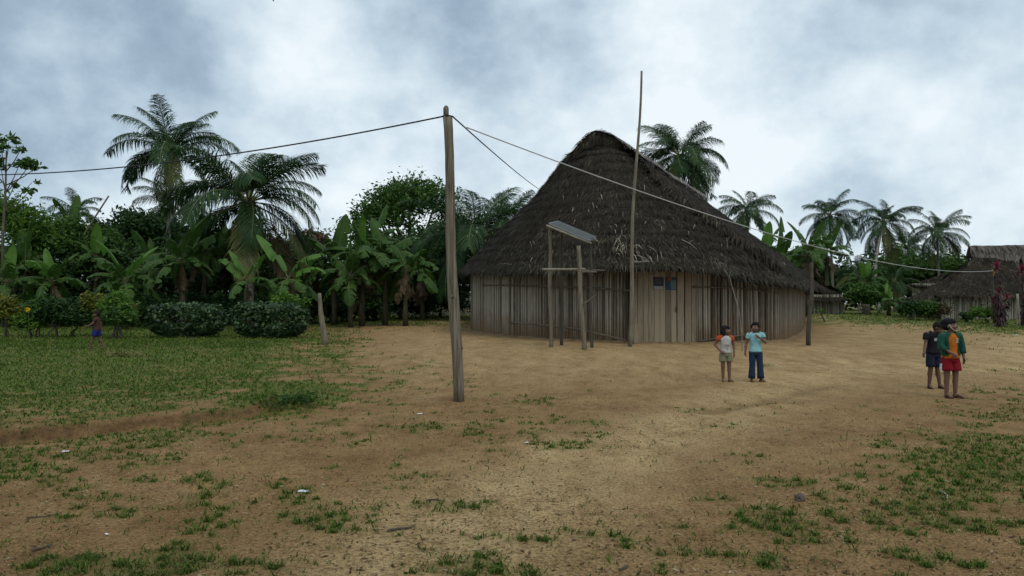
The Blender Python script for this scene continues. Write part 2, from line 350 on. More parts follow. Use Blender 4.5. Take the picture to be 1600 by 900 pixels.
def gnoise(s, det=5, st=(1, 1, 1), ro=.6):
    mp = t.nodes.new('ShaderNodeMapping'); mp.inputs['Scale'].default_value = st; L(tcn.outputs['Object'], mp.inputs[0])
    n = t.nodes.new('ShaderNodeTexNoise'); n.inputs['Scale'].default_value = s; n.inputs['Detail'].default_value = det; n.inputs['Roughness'].default_value = ro
    L(mp.outputs[0], n.inputs[0]); return n.outputs[0]
def gramp(f, *st):
    r = t.nodes.new('ShaderNodeValToRGB'); L(f, r.inputs[0]); e = r.color_ramp.elements
    for i, (p, c) in enumerate(st):
        q = e[i] if i < 2 else e.new(p); q.position = p; q.color = (*c, 1) if len(c) == 3 else c
    return r.outputs[0]
def gmix(f, a_, b_, typ='MIX'):
    m = t.nodes.new('ShaderNodeMix'); m.data_type = 'RGBA'; m.blend_type = typ
    (L(f, m.inputs['Factor']) if not isinstance(f, float) else setattr(m.inputs['Factor'], 'default_value', f)); L(a_, m.inputs['A']); L(b_, m.inputs['B']); return m.outputs['Result']
def gattr(n):
    x = t.nodes.new('ShaderNodeAttribute'); x.attribute_name = n; return x.outputs['Fac']
def gmath(op, x, y):
    m = t.nodes.new('ShaderNodeMath'); m.operation = op; m.use_clamp = True
    for i, v in enumerate((x, y)): (L(v, m.inputs[i]) if not isinstance(v, float) else setattr(m.inputs[i], 'default_value', v))
    return m.outputs[0]
clay = gramp(gnoise(.9, 8), (.3, (.198, .116, .049)), (.68, (.312, .203, .096)))
pack = gramp(gnoise(1.4, 8, (1.3, .5, 1)), (.3, (.312, .213, .103)), (.7, (.465, .342, .182)))
col = gmix(gattr('track'), clay, pack)
grit = gramp(gnoise(38, 6, ro=.75), (.40, (.42, .39, .36)), (.57, (1.18, 1.18, 1.16)))
col = gmix(.9, col, grit, 'MULTIPLY')
fine = gramp(gnoise(150, 3, ro=.8), (.40, (.62, .60, .58)), (.58, (1.15, 1.15, 1.15)))
col = gmix(.8, col, fine, 'MULTIPLY')
pits = gramp(gnoise(5.5, 3, (1, 1, 1), .5), (.30, (.60, .57, .54)), (.40, (1, 1, 1)))
col = gmix(.7, col, pits, 'MULTIPLY')
dark = gramp(gnoise(4.5, 6), (.52, (1, 1, 1)), (.74, (.66, .60, .55)))
col = gmix(.75, col, dark, 'MULTIPLY')
grassc = gramp(gnoise(7, 6), (.32, (.045, .075, .012)), (.52, (.060, .112, .016)), (.74, (.12, .105, .038)))
cm = gmath('MULTIPLY', gattr('cover'), gramp(gnoise(14, 4), (.30, (0, 0, 0)), (.50, (1, 1, 1))))
col = gmix(gmath('MULTIPLY', gmath('MULTIPLY', cm, gattr('lawn')), .92), col, grassc)
bk = gramp(gnoise(9, 5), (.35, (.045, .028, .016)), (.65, (.150, .085, .040)))
col = gmix(gattr('bare_bank'), col, bk)
strk = gramp(gnoise(2.6, 9, (1.0, .38, 1), .7), (.38, (.80, .77, .72)), (.50, (1.0, 1.0, 1.0)), (.64, (1.10, 1.10, 1.08)))
col = gmix(.85, col, strk, 'MULTIPLY')
L(col, b.inputs['Base Color'])
bp = t.nodes.new('ShaderNodeBump'); bp.inputs['Strength'].default_value = 1.0; bp.inputs['Distance'].default_value = .035
hsum = gmath('ADD', gmath('MULTIPLY', gnoise(11, 9, ro=.7), .7), gmath('MULTIPLY', gnoise(60, 4), .3)); L(hsum, bp.inputs['Height']); L(bp.outputs[0], b.inputs['Normal'])
ground = mesh_obj('ground', me, gm, smooth=True); tag(ground, 'bare tan earth of the village green with patchy grass', 'ground', kind='structure')

# ---- grass: uncountable blades, one object
def blades(P, h, lean, w, name, m, label):
    n = len(P); az = RS.rand(n) * 2 * math.pi; bz = RS.rand(n) * 2 * math.pi
    dx = np.cos(az) * lean * h; dy = np.sin(az) * lean * h; wx = np.cos(bz) * w; wy = np.sin(bz) * w
    z0 = np.zeros(n)
    side = np.stack([wx, wy, z0], -1)
    mid = P + np.stack([dx * .35, dy * .35, h * .62], -1); tip = P + np.stack([dx, dy, h * (1 - .25 * lean)], -1)
    P = P - np.array([0, 0, .01])
    V = np.stack([P - side, P + side, mid + side * .7, mid - side * .7, tip + side * .12, tip - side * .12], 1)
    base = np.arange(n)[:, None] * 6
    F = np.concatenate([base + np.array([[0, 1, 2, 3]]), base + np.array([[3, 2, 4, 5]])], 0)
    o = mesh_obj(name, np_mesh(name, V, F), m); return tag(o, label, 'grass', kind='stuff')
M['grass'] = mat('grass_blade', (.036, .080, .008), (.085, .155, .018), .8, .65, island=True, transl=.3, c3=(.20, .17, .07), spec=.1, coord='Object')
N = 700000
py = 474 + (1 - RS.rand(N)) ** 1.3 * 470 + 16; px = RS.rand(N) * 1900 - 150
zz = .3 * sstep(560, 520, py)
tt = (CAM_H - zz) / ((py - 474) / FPX); gx = (px - 800) / FPX * tt; gy = tt
# clumped: pull the points towards tuft centres
k = RS.rand(N) < .7; q = .16; hx = np.floor(gx / q); hy = np.floor(gy / q)
jx = _perm[hx.astype(int) & 255, hy.astype(int) & 255]; jy = _perm[hy.astype(int) & 255, (hx.astype(int) + 91) & 255]
near = k & (gy < 16); gx = np.where(near, (hx + .2 + .6 * jx) * q + (gx - (hx + .5) * q) * .42, gx); gy = np.where(near, (hy + .2 + .6 * jy) * q + (gy - (hy + .5) * q) * .42, gy)
cv = cover(gx, gy); keep = (RS.rand(N) < cv ** 1.5 * np.where(gy < 12, .75, 1) * np.clip(.25 + .02 * gy, .32, 1)) & (gy > 2.2) & (gy < 70)
keep |= (RS.rand(N) < .012 * np.clip(cover(gx + .9, gy + .5) + cover(gx - .7, gy) + .12, 0, 1)) & (gy > 2.2) & (gy < 20) & (py > 600)
inside_house = ((np.abs((gx - 8.5) * .916 - (gy - 41) * .40) < 8) & (np.abs((gx - 8.5) * .40 + (gy - 41) * .916) < 13))
keep &= ~inside_house
gx, gy = gx[keep], gy[keep]; lawn = cover(gx + .3, gy) * cover(gx - .3, gy + .2)
h = (.016 + .046 * RS.rand(len(gx)) ** 2.2) * (1 + .35 * lawn) * (1 + np.clip((gy - 12) / 25, 0, 1.2)) + .05 * np.exp(-(((gx - MOUND[0]) / .5) ** 2 + ((gy - MOUND[1]) / .4) ** 2))
blades(np.stack([gx, gy, gz(gx, gy)], -1), h, .7 + 1.3 * RS.rand(len(gx)), .0022 + .0009 * gy * .55, 'grass', M['grass'], 'short green grass of the lawn and the scattered tufts on bare earth')
print('blades', len(gx))

# crumbs of earth, dead grass and twig bits trodden into the ground
n = 32000; dy = 2.4 + 16 * RS.rand(n) ** 1.5; dx = (RS.rand(n) * 2 - 1) * (dy * .72 + .5); keep = (fbm(dx * .8, dy * .8, 3) + .25 * RS.rand(n)) > .50; dx = dx[keep]; dy = dy[keep]; n = len(dx)
P = np.stack([dx, dy, gz(dx, dy) + .004], -1); a_ = RS.rand(n) * 6.28; l_ = (.004 + .03 * RS.rand(n) ** 4)[:, None]; w_ = (.003 + .006 * RS.rand(n))[:, None]
u_ = np.stack([np.cos(a_), np.sin(a_), .25 * RS.randn(n)], -1); v_ = np.stack([-np.sin(a_), np.cos(a_), np.zeros(n)], -1); hh = np.array([0, 0, 1.0]) * w_ * 1.1
V = np.stack([P - u_ * l_, P - v_ * w_, P + u_ * l_, P + v_ * w_, P + hh], 1); b_ = np.arange(n)[:, None] * 5
F = np.concatenate([b_ + np.array([[0, 1, 4]]), b_ + np.array([[1, 2, 4]]), b_ + np.array([[2, 3, 4]]), b_ + np.array([[3, 0, 4]])], 0)
M['crumb'] = mat('crumb', (.060, .040, .022), (.24, .165, .085), 3, .95, island=True, spec=.1, c3=(.33, .27, .18))
tag(mesh_obj('ground_debris', np_mesh('ground_debris', V, F), M['crumb']), 'crumbs of earth and dead grass bits trodden into the bare ground', 'debris', kind='stuff')
# ------------------------------------------------------------------ thatched houses
def strands(S, n, length, width, lift, down=None, spread=.35, seed=1):
    """thatch leaves lying down the slope of a surface S(u, v); v runs from ridge (0) to eave (1)"""
    rs = np.random.RandomState(seed); u = rs.rand(n); v = rs.rand(n)
    P = S(u, v); e = .01
    dv = S(u, np.minimum(v + e, 1.0)) - S(u, np.maximum(v - e, 0)); dv /= np.linalg.norm(dv, axis=1, keepdims=True) + 1e-9
    du = S(np.minimum(u + e, 1), v) - S(np.maximum(u - e, 0), v); du /= np.linalg.norm(du, axis=1, keepdims=True) + 1e-9
    nn = np.cross(du, dv); nn *= np.sign(nn[:, 2:3] + 1e-9)
    nn /= np.linalg.norm(nn, axis=1, keepdims=True) + 1e-9
    return strand_quads(P, dv, du, nn, length, width, lift, spread, rs)
def strand_quads(P, dv, du, nn, length, width, lift, spread, rs):
    n = len(P); l = (length[0] + (length[1] - length[0]) * rs.rand(n))[:, None]; w = (width[0] + (width[1] - width[0]) * rs.rand(n))[:, None]
    d = dv + du * (spread * rs.randn(n))[:, None]; d /= np.linalg.norm(d, axis=1, keepdims=True)
    s = np.cross(nn, d); k = (lift * (.3 + rs.rand(n)))[:, None]
    A = P + nn * .01; B = A + d * l * .6 + nn * k * .8; C = A + d * l + nn * k * .55 + np.array([0, 0, -1]) * l * .12
    V = np.stack([A - s * w, A + s * w, B + s * w, B - s * w, C + s * w * .3, C - s * w * .3], 1)
    base = np.arange(n)[:, None] * 6
    return V.reshape(-1, 3), np.concatenate([base + [[0, 1, 2, 3]], base + [[3, 2, 4, 5]]], 0)
def cat_meshes(parts):
    V = []; F = []; b = 0; mi = []
    for k, (v, f) in enumerate(parts):
        V.append(np.asarray(v).reshape(-1, 3)); F.append(np.asarray(f) + b); b += len(V[-1]); mi.append(np.full(len(f), k))
    return np.concatenate(V), np.concatenate(F), np.concatenate(mi)
def grid_surface(S, nu, nv):
    U, Vv = np.meshgrid(np.linspace(0, 1, nu), np.linspace(0, 1, nv), indexing='ij'); P = S(U.ravel(), Vv.ravel())
    i = np.arange(nu * nv).reshape(nu, nv); return P, np.stack([i[:-1, :-1], i[1:, :-1], i[1:, 1:], i[:-1, 1:]], -1).reshape(-1, 4)
def catmull(pts, n, closed=True):
    pts = [Vector(p) for p in pts]; k = len(pts); out = []
    for i in range(k if closed else k - 1):
        g = (lambda j: pts[j % k]) if closed else (lambda j: pts[max(0, min(k - 1, j))])
        p0, p1, p2, p3 = g(i - 1), g(i), g(i + 1), g(i + 2)
        for j in range(n):
            s = j / n
            out.append(.5 * ((2 * p1) + (p2 - p0) * s + (2 * p0 - 5 * p1 + 4 * p2 - p3) * s * s + (3 * p1 - p0 - 3 * p2 + p3) * s ** 3))
    return out
def cane_wall(path, ztop, name, m, parent, step=.088, gaps=(), wrange=(.6, 1.3), depth=.036):
    """upright canes side by side along a path of ground points; ztop(i, point) is the height of each top"""
    mb = MB(); path = [Vector(p) for p in path]; seg = 0
    L_ = [0]
    for p, q in zip(path[:-1], path[1:]): L_.append(L_[-1] + (q - p).length)
    s = 0.0
    while s < L_[-1]:
        w = step * random.uniform(*wrange)
        j = max(i for i in range(len(L_)) if L_[i] <= s + 1e-9); j = min(j, len(path) - 2)
        f = (s - L_[j]) / max(1e-6, L_[j + 1] - L_[j]); p = path[j].lerp(path[j + 1], min(1, f)); t = (path[j + 1] - path[j]); t.z = 0; t.normalize()
        nrm = Vector((t.y, -t.x, 0))
        if not any(a <= s <= b_ for a, b_ in gaps):
            zt = ztop(s / L_[-1], p); zb = p.z - .06 + random.uniform(-.0, .05)
            ln = random.gauss(0, .022); off = random.uniform(-.012, .012); hw = w * .5 * random.uniform(.80, .97)
            V = []
            for z, o in ((zb, 0), ((zb + zt) / 2, random.gauss(0, .008)), (zt, ln)):
                c = Vector((p.x, p.y, z)) + t * o + nrm * off
                for a, b_ in ((-1, -.6), (-.62, .55), (0, 1), (.62, .55), (1, -.6)): V.append(c + t * (a * hw) + nrm * (b_ * depth))
            Fc = [(k * 5 + i, k * 5 + i + 1, (k + 1) * 5 + i + 1, (k + 1) * 5 + i) for k in range(2) for i in range(4)]
            mb.add(V, Fc)
        s += w
    return mb.build(name, m, parent)

# ---- the big house
hroot = thing('thatched_house', 'huge steep dark thatched house with grey cane walls and plank door', 'house', (HOUSE_C[0], HOUSE_C[1], .25))
HO = Vector(hroot.location)
WALL = [(15.55, 42.6), (17.3, 47.5), (17.2, 52.0), (14.0, 55.0), (8.0, 54.6), (2.2, 50.5), (-1.55, 44.8), (-2.0, 39.4), (-1.15, 34.0), (.75, 29.6), (2.4, 27.5), (3.9, 26.35), (5.9, 26.2), (8.3, 26.6), (9.5, 27.9), (12.7, 35.2)]
NW = 12
wall_pts = catmull([Vector((x, y, 0)) for x, y in WALL], NW)
EZ = [2.45, 2.4, 2.4, 2.6, 2.8, 3.0, 3.2, 3.22, 3.08, 2.88, 2.84, 2.86, 2.80, 2.40, 2.32, 2.38]
EO = [.9, 1.0, 1.0, 1.0, 1.0, 1.0, .65, .5, .6, .72, .75, .75, .75, .62, .62, .8]
ez = catmull([Vector((z, o, 0)) for z, o in zip(EZ, EO)], NW)
nW = len(wall_pts)
ax = Vector((.40, .9165, 0)); A0 = Vector((1.97, 29.5, 0))
R0 = Vector((3.62, 33.2, 8.50)); R1 = Vector((10.7, 49.4, 8.6)); HIP = R0 + ax * .30 + Vector((0, 0, -.42)); HIP1 = R1 - ax * .6 + Vector((0, 0, -.8))
EAVE = []; RIDGE = []
for i, p in enumerate(wall_pts):
    t_ = (wall_pts[(i + 1) % nW] - wall_pts[i - 1]).normalized(); nrm = Vector((-t_.y, t_.x, 0)) * -1
    if (p + nrm - Vector((*HOUSE_C, 0))).length < (p - Vector((*HOUSE_C, 0))).length: nrm = -nrm
    e = p + nrm * ez[i].y; e.z = ez[i].x; EAVE.append(e)
    s = (e - A0).dot(ax); f = (s - 5.0) / 17.0
    base = R0.lerp(R1, min(1, max(0, f)))
    k = min(1, max(0, (s - 3.5) / 2.5)); base = HIP.lerp(base, k * k * (3 - 2 * k)) if f < .5 else HIP1.lerp(base, min(1, max(0, (22.5 - s) / 2)))
    RIDGE.append(base)
EA = np.array([tuple(v) for v in EAVE] + [tuple(EAVE[0])]); RA = np.array([tuple(v) for v in RIDGE] + [tuple(RIDGE[0])])
def roofS(u, v):
    x = u * 16.0; xx = u * nW; i = np.minimum(xx.astype(int), nW - 1); f = (xx - i)[:, None]
    e = EA[i] * (1 - f) + EA[i + 1] * f; r = RA[i] * (1 - f) + RA[i + 1] * f
    v = v[:, None]; P = r + (e - r) * v
    bul = .14 * np.sin(np.pi * np.clip(v, 0, 1) ** .75) + (.05 + .40 * (sstep(4.5, 7.0, x) * sstep(14.3, 12.6, x)))[:, None] * np.exp(-((v - .22) / .17) ** 2) * np.minimum(1, v / .10)
    P = P + np.array([0, 0, 1.0]) * bul
    lump = .10 * (fbm(P[:, 0] * 1.1 + P[:, 2], P[:, 1] * 1.1 + 4, 3) - .5)[:, None] * np.minimum(1, 8 * (1 - v) + .4)
    P = P + np.array([0, 0, 1.0]) * lump
    cs = v * 15 + .5 * (fbm(P[:, 0] * .9 + 3, P[:, 1] * .9 + P[:, 2], 2) - .5)[:, None]; P = P + np.array([0, 0, 1.0]) * (.055 * (cs - np.floor(cs)) * np.minimum(1, 6 * v))
    sag = -.12 * np.clip((v - .86) / .14, 0, 1) ** 2
    return P + np.array([0, 0, 1.0]) * sag
gV, gF = grid_surface(roofS, 240, 90); gV2 = gV - np.array([0, 0, .22])
parts = [(gV, gF), (gV2, gF[:, ::-1])]
# only the slopes towards the green carry loose leaves all over; the back half gets fewer
def subS(a, b): return lambda u, v: roofS(np.clip((a + (b - a) * u) % 1.0, 0, .99999), v)
FR0, FR1 = 6.3 / 16, 1.0
parts.append(strands(subS(FR0, FR1), 72000, (.22, .60), (.008, .019), .05, spread=.34, seed=3))
parts.append(strands(subS(0, FR0), 8000, (.4, .9), (.015, .03), .05, spread=.28, seed=4))
# shaggy lower courses and the fringe hanging off the eave
parts.append(strands(lambda u, v: roofS(np.clip(FR0 + (FR1 - FR0) * u, 0, .99999), 1 - .18 * (1 - v) ** 2), 3000, (.22, .45), (.009, .022), .06, spread=.4, seed=5))
rs = np.random.RandomState(8); ne = 5200
u = FR0 - .04 + (FR1 - FR0 + .04) * rs.rand(ne); P = roofS(np.clip(u, 0, .9999), np.full(ne, .985) - .03 * rs.rand(ne)); e = roofS(np.clip(u, 0, .9999), np.ones(ne)); tpt = roofS(np.clip(u, 0, .9999), np.full(ne, .93))
dv = e - tpt; dv[:, 2] -= .16; dv /= np.linalg.norm(dv, axis=1, keepdims=True); du = roofS(np.clip(u + .002, 0, .9999), np.ones(ne)) - e + 1e-6; du /= np.linalg.norm(du, axis=1, keepdims=True); nn = np.cross(du, dv); nn *= np.sign(nn[:, 2:3] + 1e-9)
parts.append(strand_quads(P, dv, du, nn, (.16, .46), (.012, .034), .05, .5, rs))
V, F, mi = cat_meshes(parts)
MI = np.where(mi < 2, 1, np.where(mi >= len(parts) - 2, 2, 0))
V = V - np.array(HO)
roof_o = mesh_obj('roof', np_mesh('roof', V, F, MI), [M['thatch'], M['thatch_base'], M['thatch_fringe']], hroot)
# the ragged course that overlaps the hip on the right, from the hood down to the corner
hipL = []
for k in range(40):
    f = k / 39; hipL.append((13.25 / 16 + .02 * f, .06 + .86 * f))
hu = np.array([a for a, b_ in hipL]); hv = np.array([b_ for a, b_ in hipL]); rs = np.random.RandomState(21); n = 3400
ii = rs.randint(0, 39, n); ff = rs.rand(n); uu = hu[ii] + (hu[ii + 1] - hu[ii]) * ff + .004 * rs.randn(n); vv = hv[ii] + (hv[ii + 1] - hv[ii]) * ff
P = roofS(uu, vv); du = roofS(uu + .004, vv) - roofS(uu - .004, vv); du /= np.linalg.norm(du, axis=1, keepdims=True); dv = roofS(uu, vv + .01) - roofS(uu, vv - .01); dv /= np.linalg.norm(dv, axis=1, keepdims=True)
nn = np.cross(du, dv); nn *= np.sign(nn[:, 2:3]); P = P + nn * (.10 + .12 * rs.rand(n))[:, None]
d2 = dv - du * (.5 + .5 * rs.rand(n))[:, None] - nn * .15
pv, pf = strand_quads(P, d2 / np.linalg.norm(d2, axis=1, keepdims=True), du, nn, (.3, .75), (.012, .03), .06, .3, rs)
mesh_obj('hip_fringe', np_mesh('hip_fringe', pv - np.array(HO), pf), M['thatch'], roof_o)

# hood: the upper gable with its thick cap along the ridge
side = Vector((ax.y, -ax.x, 0))                       # to the right of the axis
RL = (R1 - R0).length
def capS(u, v):
    """u along the ridge from front to back, v across: 0 left foot, .5 ridge line, 1 right foot"""
    u_ = u[:, None]; w = (v - .5)[:, None] * 2
    c = np.array(R0 - ax * .45 + Vector((0, 0, .20))) + (np.array(R1 + ax * .4) - np.array(R0 - ax * .45)) * u_
    reach = np.where(w > 0, 1.15, .86) + .10 * np.clip(u_ * 3.2, 0, 1) + .14 * (vnoise(u * 40, v * 3)[:, None] - .5)
    drop = reach * (np.where(w < 0, .80, .50) * np.abs(w) ** 1.25); out = reach * .98 * np.sign(w) * np.abs(w) ** .85
    z = -drop + .07 * (vnoise(u * 30 + 5, v * 2)[:, None] - .5) - .18 * np.clip(u_ - .2, 0, 1) * np.clip(1 - u_, 0, 1) * 4 * .6
    return c + np.array(side) * out + np.array([0, 0, 1.0]) * z
cV, cF = grid_surface(capS, 50, 21); parts = [(cV, cF), (cV - np.array([0, 0, .16]), cF[:, ::-1])]
half1 = lambda u, v: capS(u, .5 - .5 * v); half2 = lambda u, v: capS(u, .5 + .5 * v)
parts2 = []; parts2.append(strands(half1, 3800, (.3, .7), (.012, .028), .06, spread=.3, seed=31)); parts.append(strands(half2, 5200, (.3, .7), (.012, .028), .06, spread=.3, seed=32))
rs = np.random.RandomState(33); n = 900                # ragged front edge of the hood
v = rs.rand(n); P = capS(np.zeros(n) + .012, v); dn = np.tile(np.array([-.15 * ax.x, -.15 * ax.y, -1.0]), (n, 1)); dn /= np.linalg.norm(dn, axis=1, keepdims=True)
parts2.append(strand_quads(P - np.array(ax) * .1, dn, np.tile(np.array(side), (n, 1)), np.tile(-np.array(ax), (n, 1)), (.2, .65), (.012, .03), .08, .35, rs))
n = 700; v = np.where(rs.rand(n) < .5, .02, .98); u = rs.rand(n) * .9; P = capS(u, v); dn = np.tile(np.array([0, 0, -1.0]), (n, 1)) + np.where(v[:, None] < .5, -1, 1) * np.array(side) * .6
parts.append(strand_quads(P, dn / np.linalg.norm(dn, axis=1, keepdims=True), np.tile(np.array(ax), (n, 1)), np.tile(np.array([0, 0, 1.0]), (n, 1)), (.25, .6), (.012, .03), .05, .4, rs))
V, F, mi = cat_meshes(parts)
mi = np.where(mi < 2, 1, 0); v2, f2, _ = cat_meshes(parts2); F = np.concatenate([F, f2 + len(V)]); V = np.concatenate([V, v2]); mi = np.concatenate([mi, np.full(len(f2), 2)])
mesh_obj('ridge_cap', np_mesh('ridge_cap', V - np.array(HO), F, mi), [M['thatch_cap'], M['thatch_base'], M['thatch']], roof_o)
# pale loose leaves sticking out of the slope
def roof_hit(px, py):
    """where the front slope passes behind a picture position (nearest sample)"""
    U, V_ = np.meshgrid(np.linspace(FR0, .9999, 500), np.linspace(0, 1, 160), indexing='ij'); P = roofS(U.ravel(), V_.ravel()); qx, qy = to_px(P[:, 0], P[:, 1], P[:, 2])
    dd = (qx - px) ** 2 + (qy - py) ** 2 + np.where(P[:, 1] > 45, 1e6, 0); j = int(np.argmin(dd)); return Vector(P[j])
mb = MB()
LOOSE = [((1064, 377), (1088, 393)), ((1075, 383), (1085, 378)), ((994, 421), (999, 436)), ((1026, 400), (1028, 414)), ((1031, 398), (1034, 408)), ((880, 308), (880, 316)), ((780, 415), (800, 417)), ((815, 413), (820, 418)), ((1113, 345), (1120, 352)), ((1220, 412), (1226, 418))]
for _ in range(34):
    px, py = random.gauss(972, 7), random.gauss(381, 11); LOOSE.append(((px, py), (px + random.uniform(-7, 7), py + random.uniform(3, 13))))
for _ in range(60):
    px, py = random.uniform(800, 1180), random.uniform(290, 425); LOOSE.append(((px, py), (px + random.uniform(-4, 4), py + random.uniform(2, 8))))
for _ in range(26):
    px, py = random.uniform(985, 1015), random.uniform(385, 420); LOOSE.append(((px, py), (px + random.uniform(2, 14), py + random.uniform(4, 12))))
for (p0, p1) in LOOSE:
    a_ = roof_hit(*p0); b_ = roof_hit(*p1); o = Vector((0, -.10, .07)); d_ = b_ - a_; sd_ = d_.cross(Vector((0, -.7, .7))).normalized() * random.uniform(.008, .018)
    m_ = a_.lerp(b_, .5) + o * 1.5
    mb.add([a_ + o - HO, a_ + o + sd_ - HO, m_ + sd_ * 1.3 - HO, m_ - HO, b_ + o + sd_ * .5 - HO, b_ + o - HO], [(0, 1, 2, 3), (3, 2, 4, 5)])
mb.build('loose_leaf', M['straw'], roof_o)

# walls (ground path follows the terrain), with the doorway left open
def ground_pts(seq): return [Vector((p.x - HO.x, p.y - HO.y, gz1(p.x, p.y) - HO.z)) for p in seq]
D0, D1 = 3.98 + .02, 6.0
front = [p for p in wall_pts]
i_start = 5 * NW
left_path = []; right_path = []
for k in range(i_start, nW):
    p = wall_pts[k]
    if k <= 11 * NW + 4 and (p.x < D0 or k < 11 * NW): left_path.append(p)
for k in range(12 * NW, nW + 1):
    p = wall_pts[k % nW]
    if p.x > D1 or k > 13 * NW: right_path.append(p)
for k in range(0, 5 * NW + 1): right_path.append(wall_pts[k])
EAVE_L = [Vector((e.x - HO.x, e.y - HO.y, e.z - HO.z)) for e in EAVE]
_wl = np.array([tuple(p) for p in wall_pts])
WTOP = []
for j in range(nW):
    vv = np.linspace(.55, 1, 60); P = roofS(np.full(60, (j + .001) / nW), vv); k = int(np.argmin(np.hypot(P[:, 0] - _wl[j, 0], P[:, 1] - _wl[j, 1]))); WTOP.append(float(P[k, 2]) - HO.z)
def ztop(s, p):
    j = min(range(nW), key=lambda q: (wall_pts[q].x - HO.x - p.x) ** 2 + (wall_pts[q].y - HO.y - p.y) ** 2); return min(WTOP[(j + q) % nW] for q in (-1, 0, 1)) - .30 + random.uniform(-.05, .03)
lin = []
for k in range(nW):
    p = wall_pts[k]; q = p + (Vector((*HOUSE_C, 0)) - p).normalized() * .14; lin.append((Vector((q.x - HO.x, q.y - HO.y, gz1(q.x, q.y) - HO.z - .05)), Vector((q.x - HO.x, q.y - HO.y, WTOP[k] - .34))))
MB().loft([[a for a, b_ in lin] + [lin[0][0]], [b_ for a, b_ in lin] + [lin[0][1]]], (False, False)).build('light_block_sheet', M['post'], hroot)  # sheet added inside the canes to stop light showing through the gaps
wl = cane_wall(ground_pts(left_path), ztop, 'cane_wall', M['cane'], hroot)
wr = cane_wall(ground_pts(right_path), ztop, 'cane_wall', M['cane'], hroot)
def batten(px_pts, name='batten', r=.032, off=.10):
    pts = []
    for (px, py) in px_pts:
        # the wall point seen in that column
        best = min((p for p in wall_pts if p.y < 46), key=lambda p: abs(800 + FPX * p.x / p.y - px) + (0 if p.y < 44 else 30)); Y = best.y
        q = D(px, py, Y - off * 1.1); pts.append(q - HO)
    pts = catmull(pts, 4, closed=False) + [pts[-1]]
    MB().tube(pts, [r * random.uniform(.8, 1.15) for _ in pts], 6).build(name, M['batten'], hroot, True)
batten(off=.32, px_pts=[(754, 446), (800, 446), (850, 447), (905, 449), (945, 451), (984, 454)])
batten(off=.32, px_pts=[(748, 501), (800, 504), (850, 508), (900, 514), (945, 524), (978, 532)])
batten([(1082, 448), (1120, 449), (1150, 450), (1180, 453), (1214, 458)])
batten([(1092, 533), (1120, 529), (1160, 524), (1190, 521), (1222, 519)])
# door and jambs
def vplank(px0, px1, py_t, py_b, Y, name, parent, mtl, th=.03, n=1, gap=.008):
    mb = MB(); xs = np.linspace(px0, px1, n + 1)
    for a_, b_ in zip(xs[:-1], xs[1:]):
        p0 = D(a_, py_b, Y); p1 = D(b_, py_b, Y); zt = D(a_, py_t, Y).z; zb = p0.z
        mb.box(Vector(((p0.x + p1.x) / 2, Y, (zt + zb) / 2)) - HO, ((p1.x - p0.x) / 2 - gap, random.uniform(-.004, .004), 0), (0, th, 0), (random.uniform(-.004, .004), 0, (zt - zb) / 2))
    return mb.build(name, mtl, parent)
YD = 26.12
vplank(987, 1005, 418, 537, YD + .02, 'jamb', hroot, M['plank'], .04, 2)
door = vplank(1005, 1057, 418, 534, YD, 'door', hroot, M['plank'], .03, 6, .006)
vplank(1058, 1069, 418, 536, YD + .02, 'jamb', hroot, M['plank'], .045, 1)
vplank(1070, 1091, 420, 536, YD + .14, 'jamb', hroot, M['plank'], .035, 2)
mb = MB(); c = D(1028, 537.5, YD - .1); mb.box(c - HO, (.75, 0, 0), (0, .09, 0), (0, 0, .035)); mb.build('doorstep', M['batten'], hroot)
c = D(1056, 483, YD - .05) - HO; mb = MB(); mb.box(c, (.012, 0, 0), (0, .03, 0), (0, 0, .09)); mb.build('door_handle', M['batten'], door)
# low lean board beside the door
vplank(989, 1001, 505, 536, YD - .12, 'leaning_board', hroot, M['plank'], .02, 1)
# earth floor is plain ground; an added sheet behind the canes blocks the light
mound = MB(); n_ = 40
ring0 = []; ring1 = []
for k in range(nW):
    p = wall_pts[k]; t_ = (wall_pts[(k + 1) % nW] - wall_pts[k - 1]).normalized(); nr_ = Vector((t_.y, -t_.x, 0))
    if (p + nr_ - Vector((*HOUSE_C, 0))).length < (p - Vector((*HOUSE_C, 0))).length: nr_ = -nr_
    w = .35 + .3 * random.random(); q = p + nr_ * w
    ring0.append(Vector((q.x, q.y, gz1(q.x, q.y) - .03)) - HO); m_ = p + nr_ * .05; ring1.append(Vector((m_.x, m_.y, gz1(m_.x, m_.y) + .04 + .05 * random.random())) - HO)
mound.loft([ring0, ring1], (False, False)); M['clay'] = mat('clay_bank', (.16, .105, .055), (.27, .19, .105), 3, .95, .6, spec=.1)
mound.build('earth_footing', M['clay'], hroot, True)

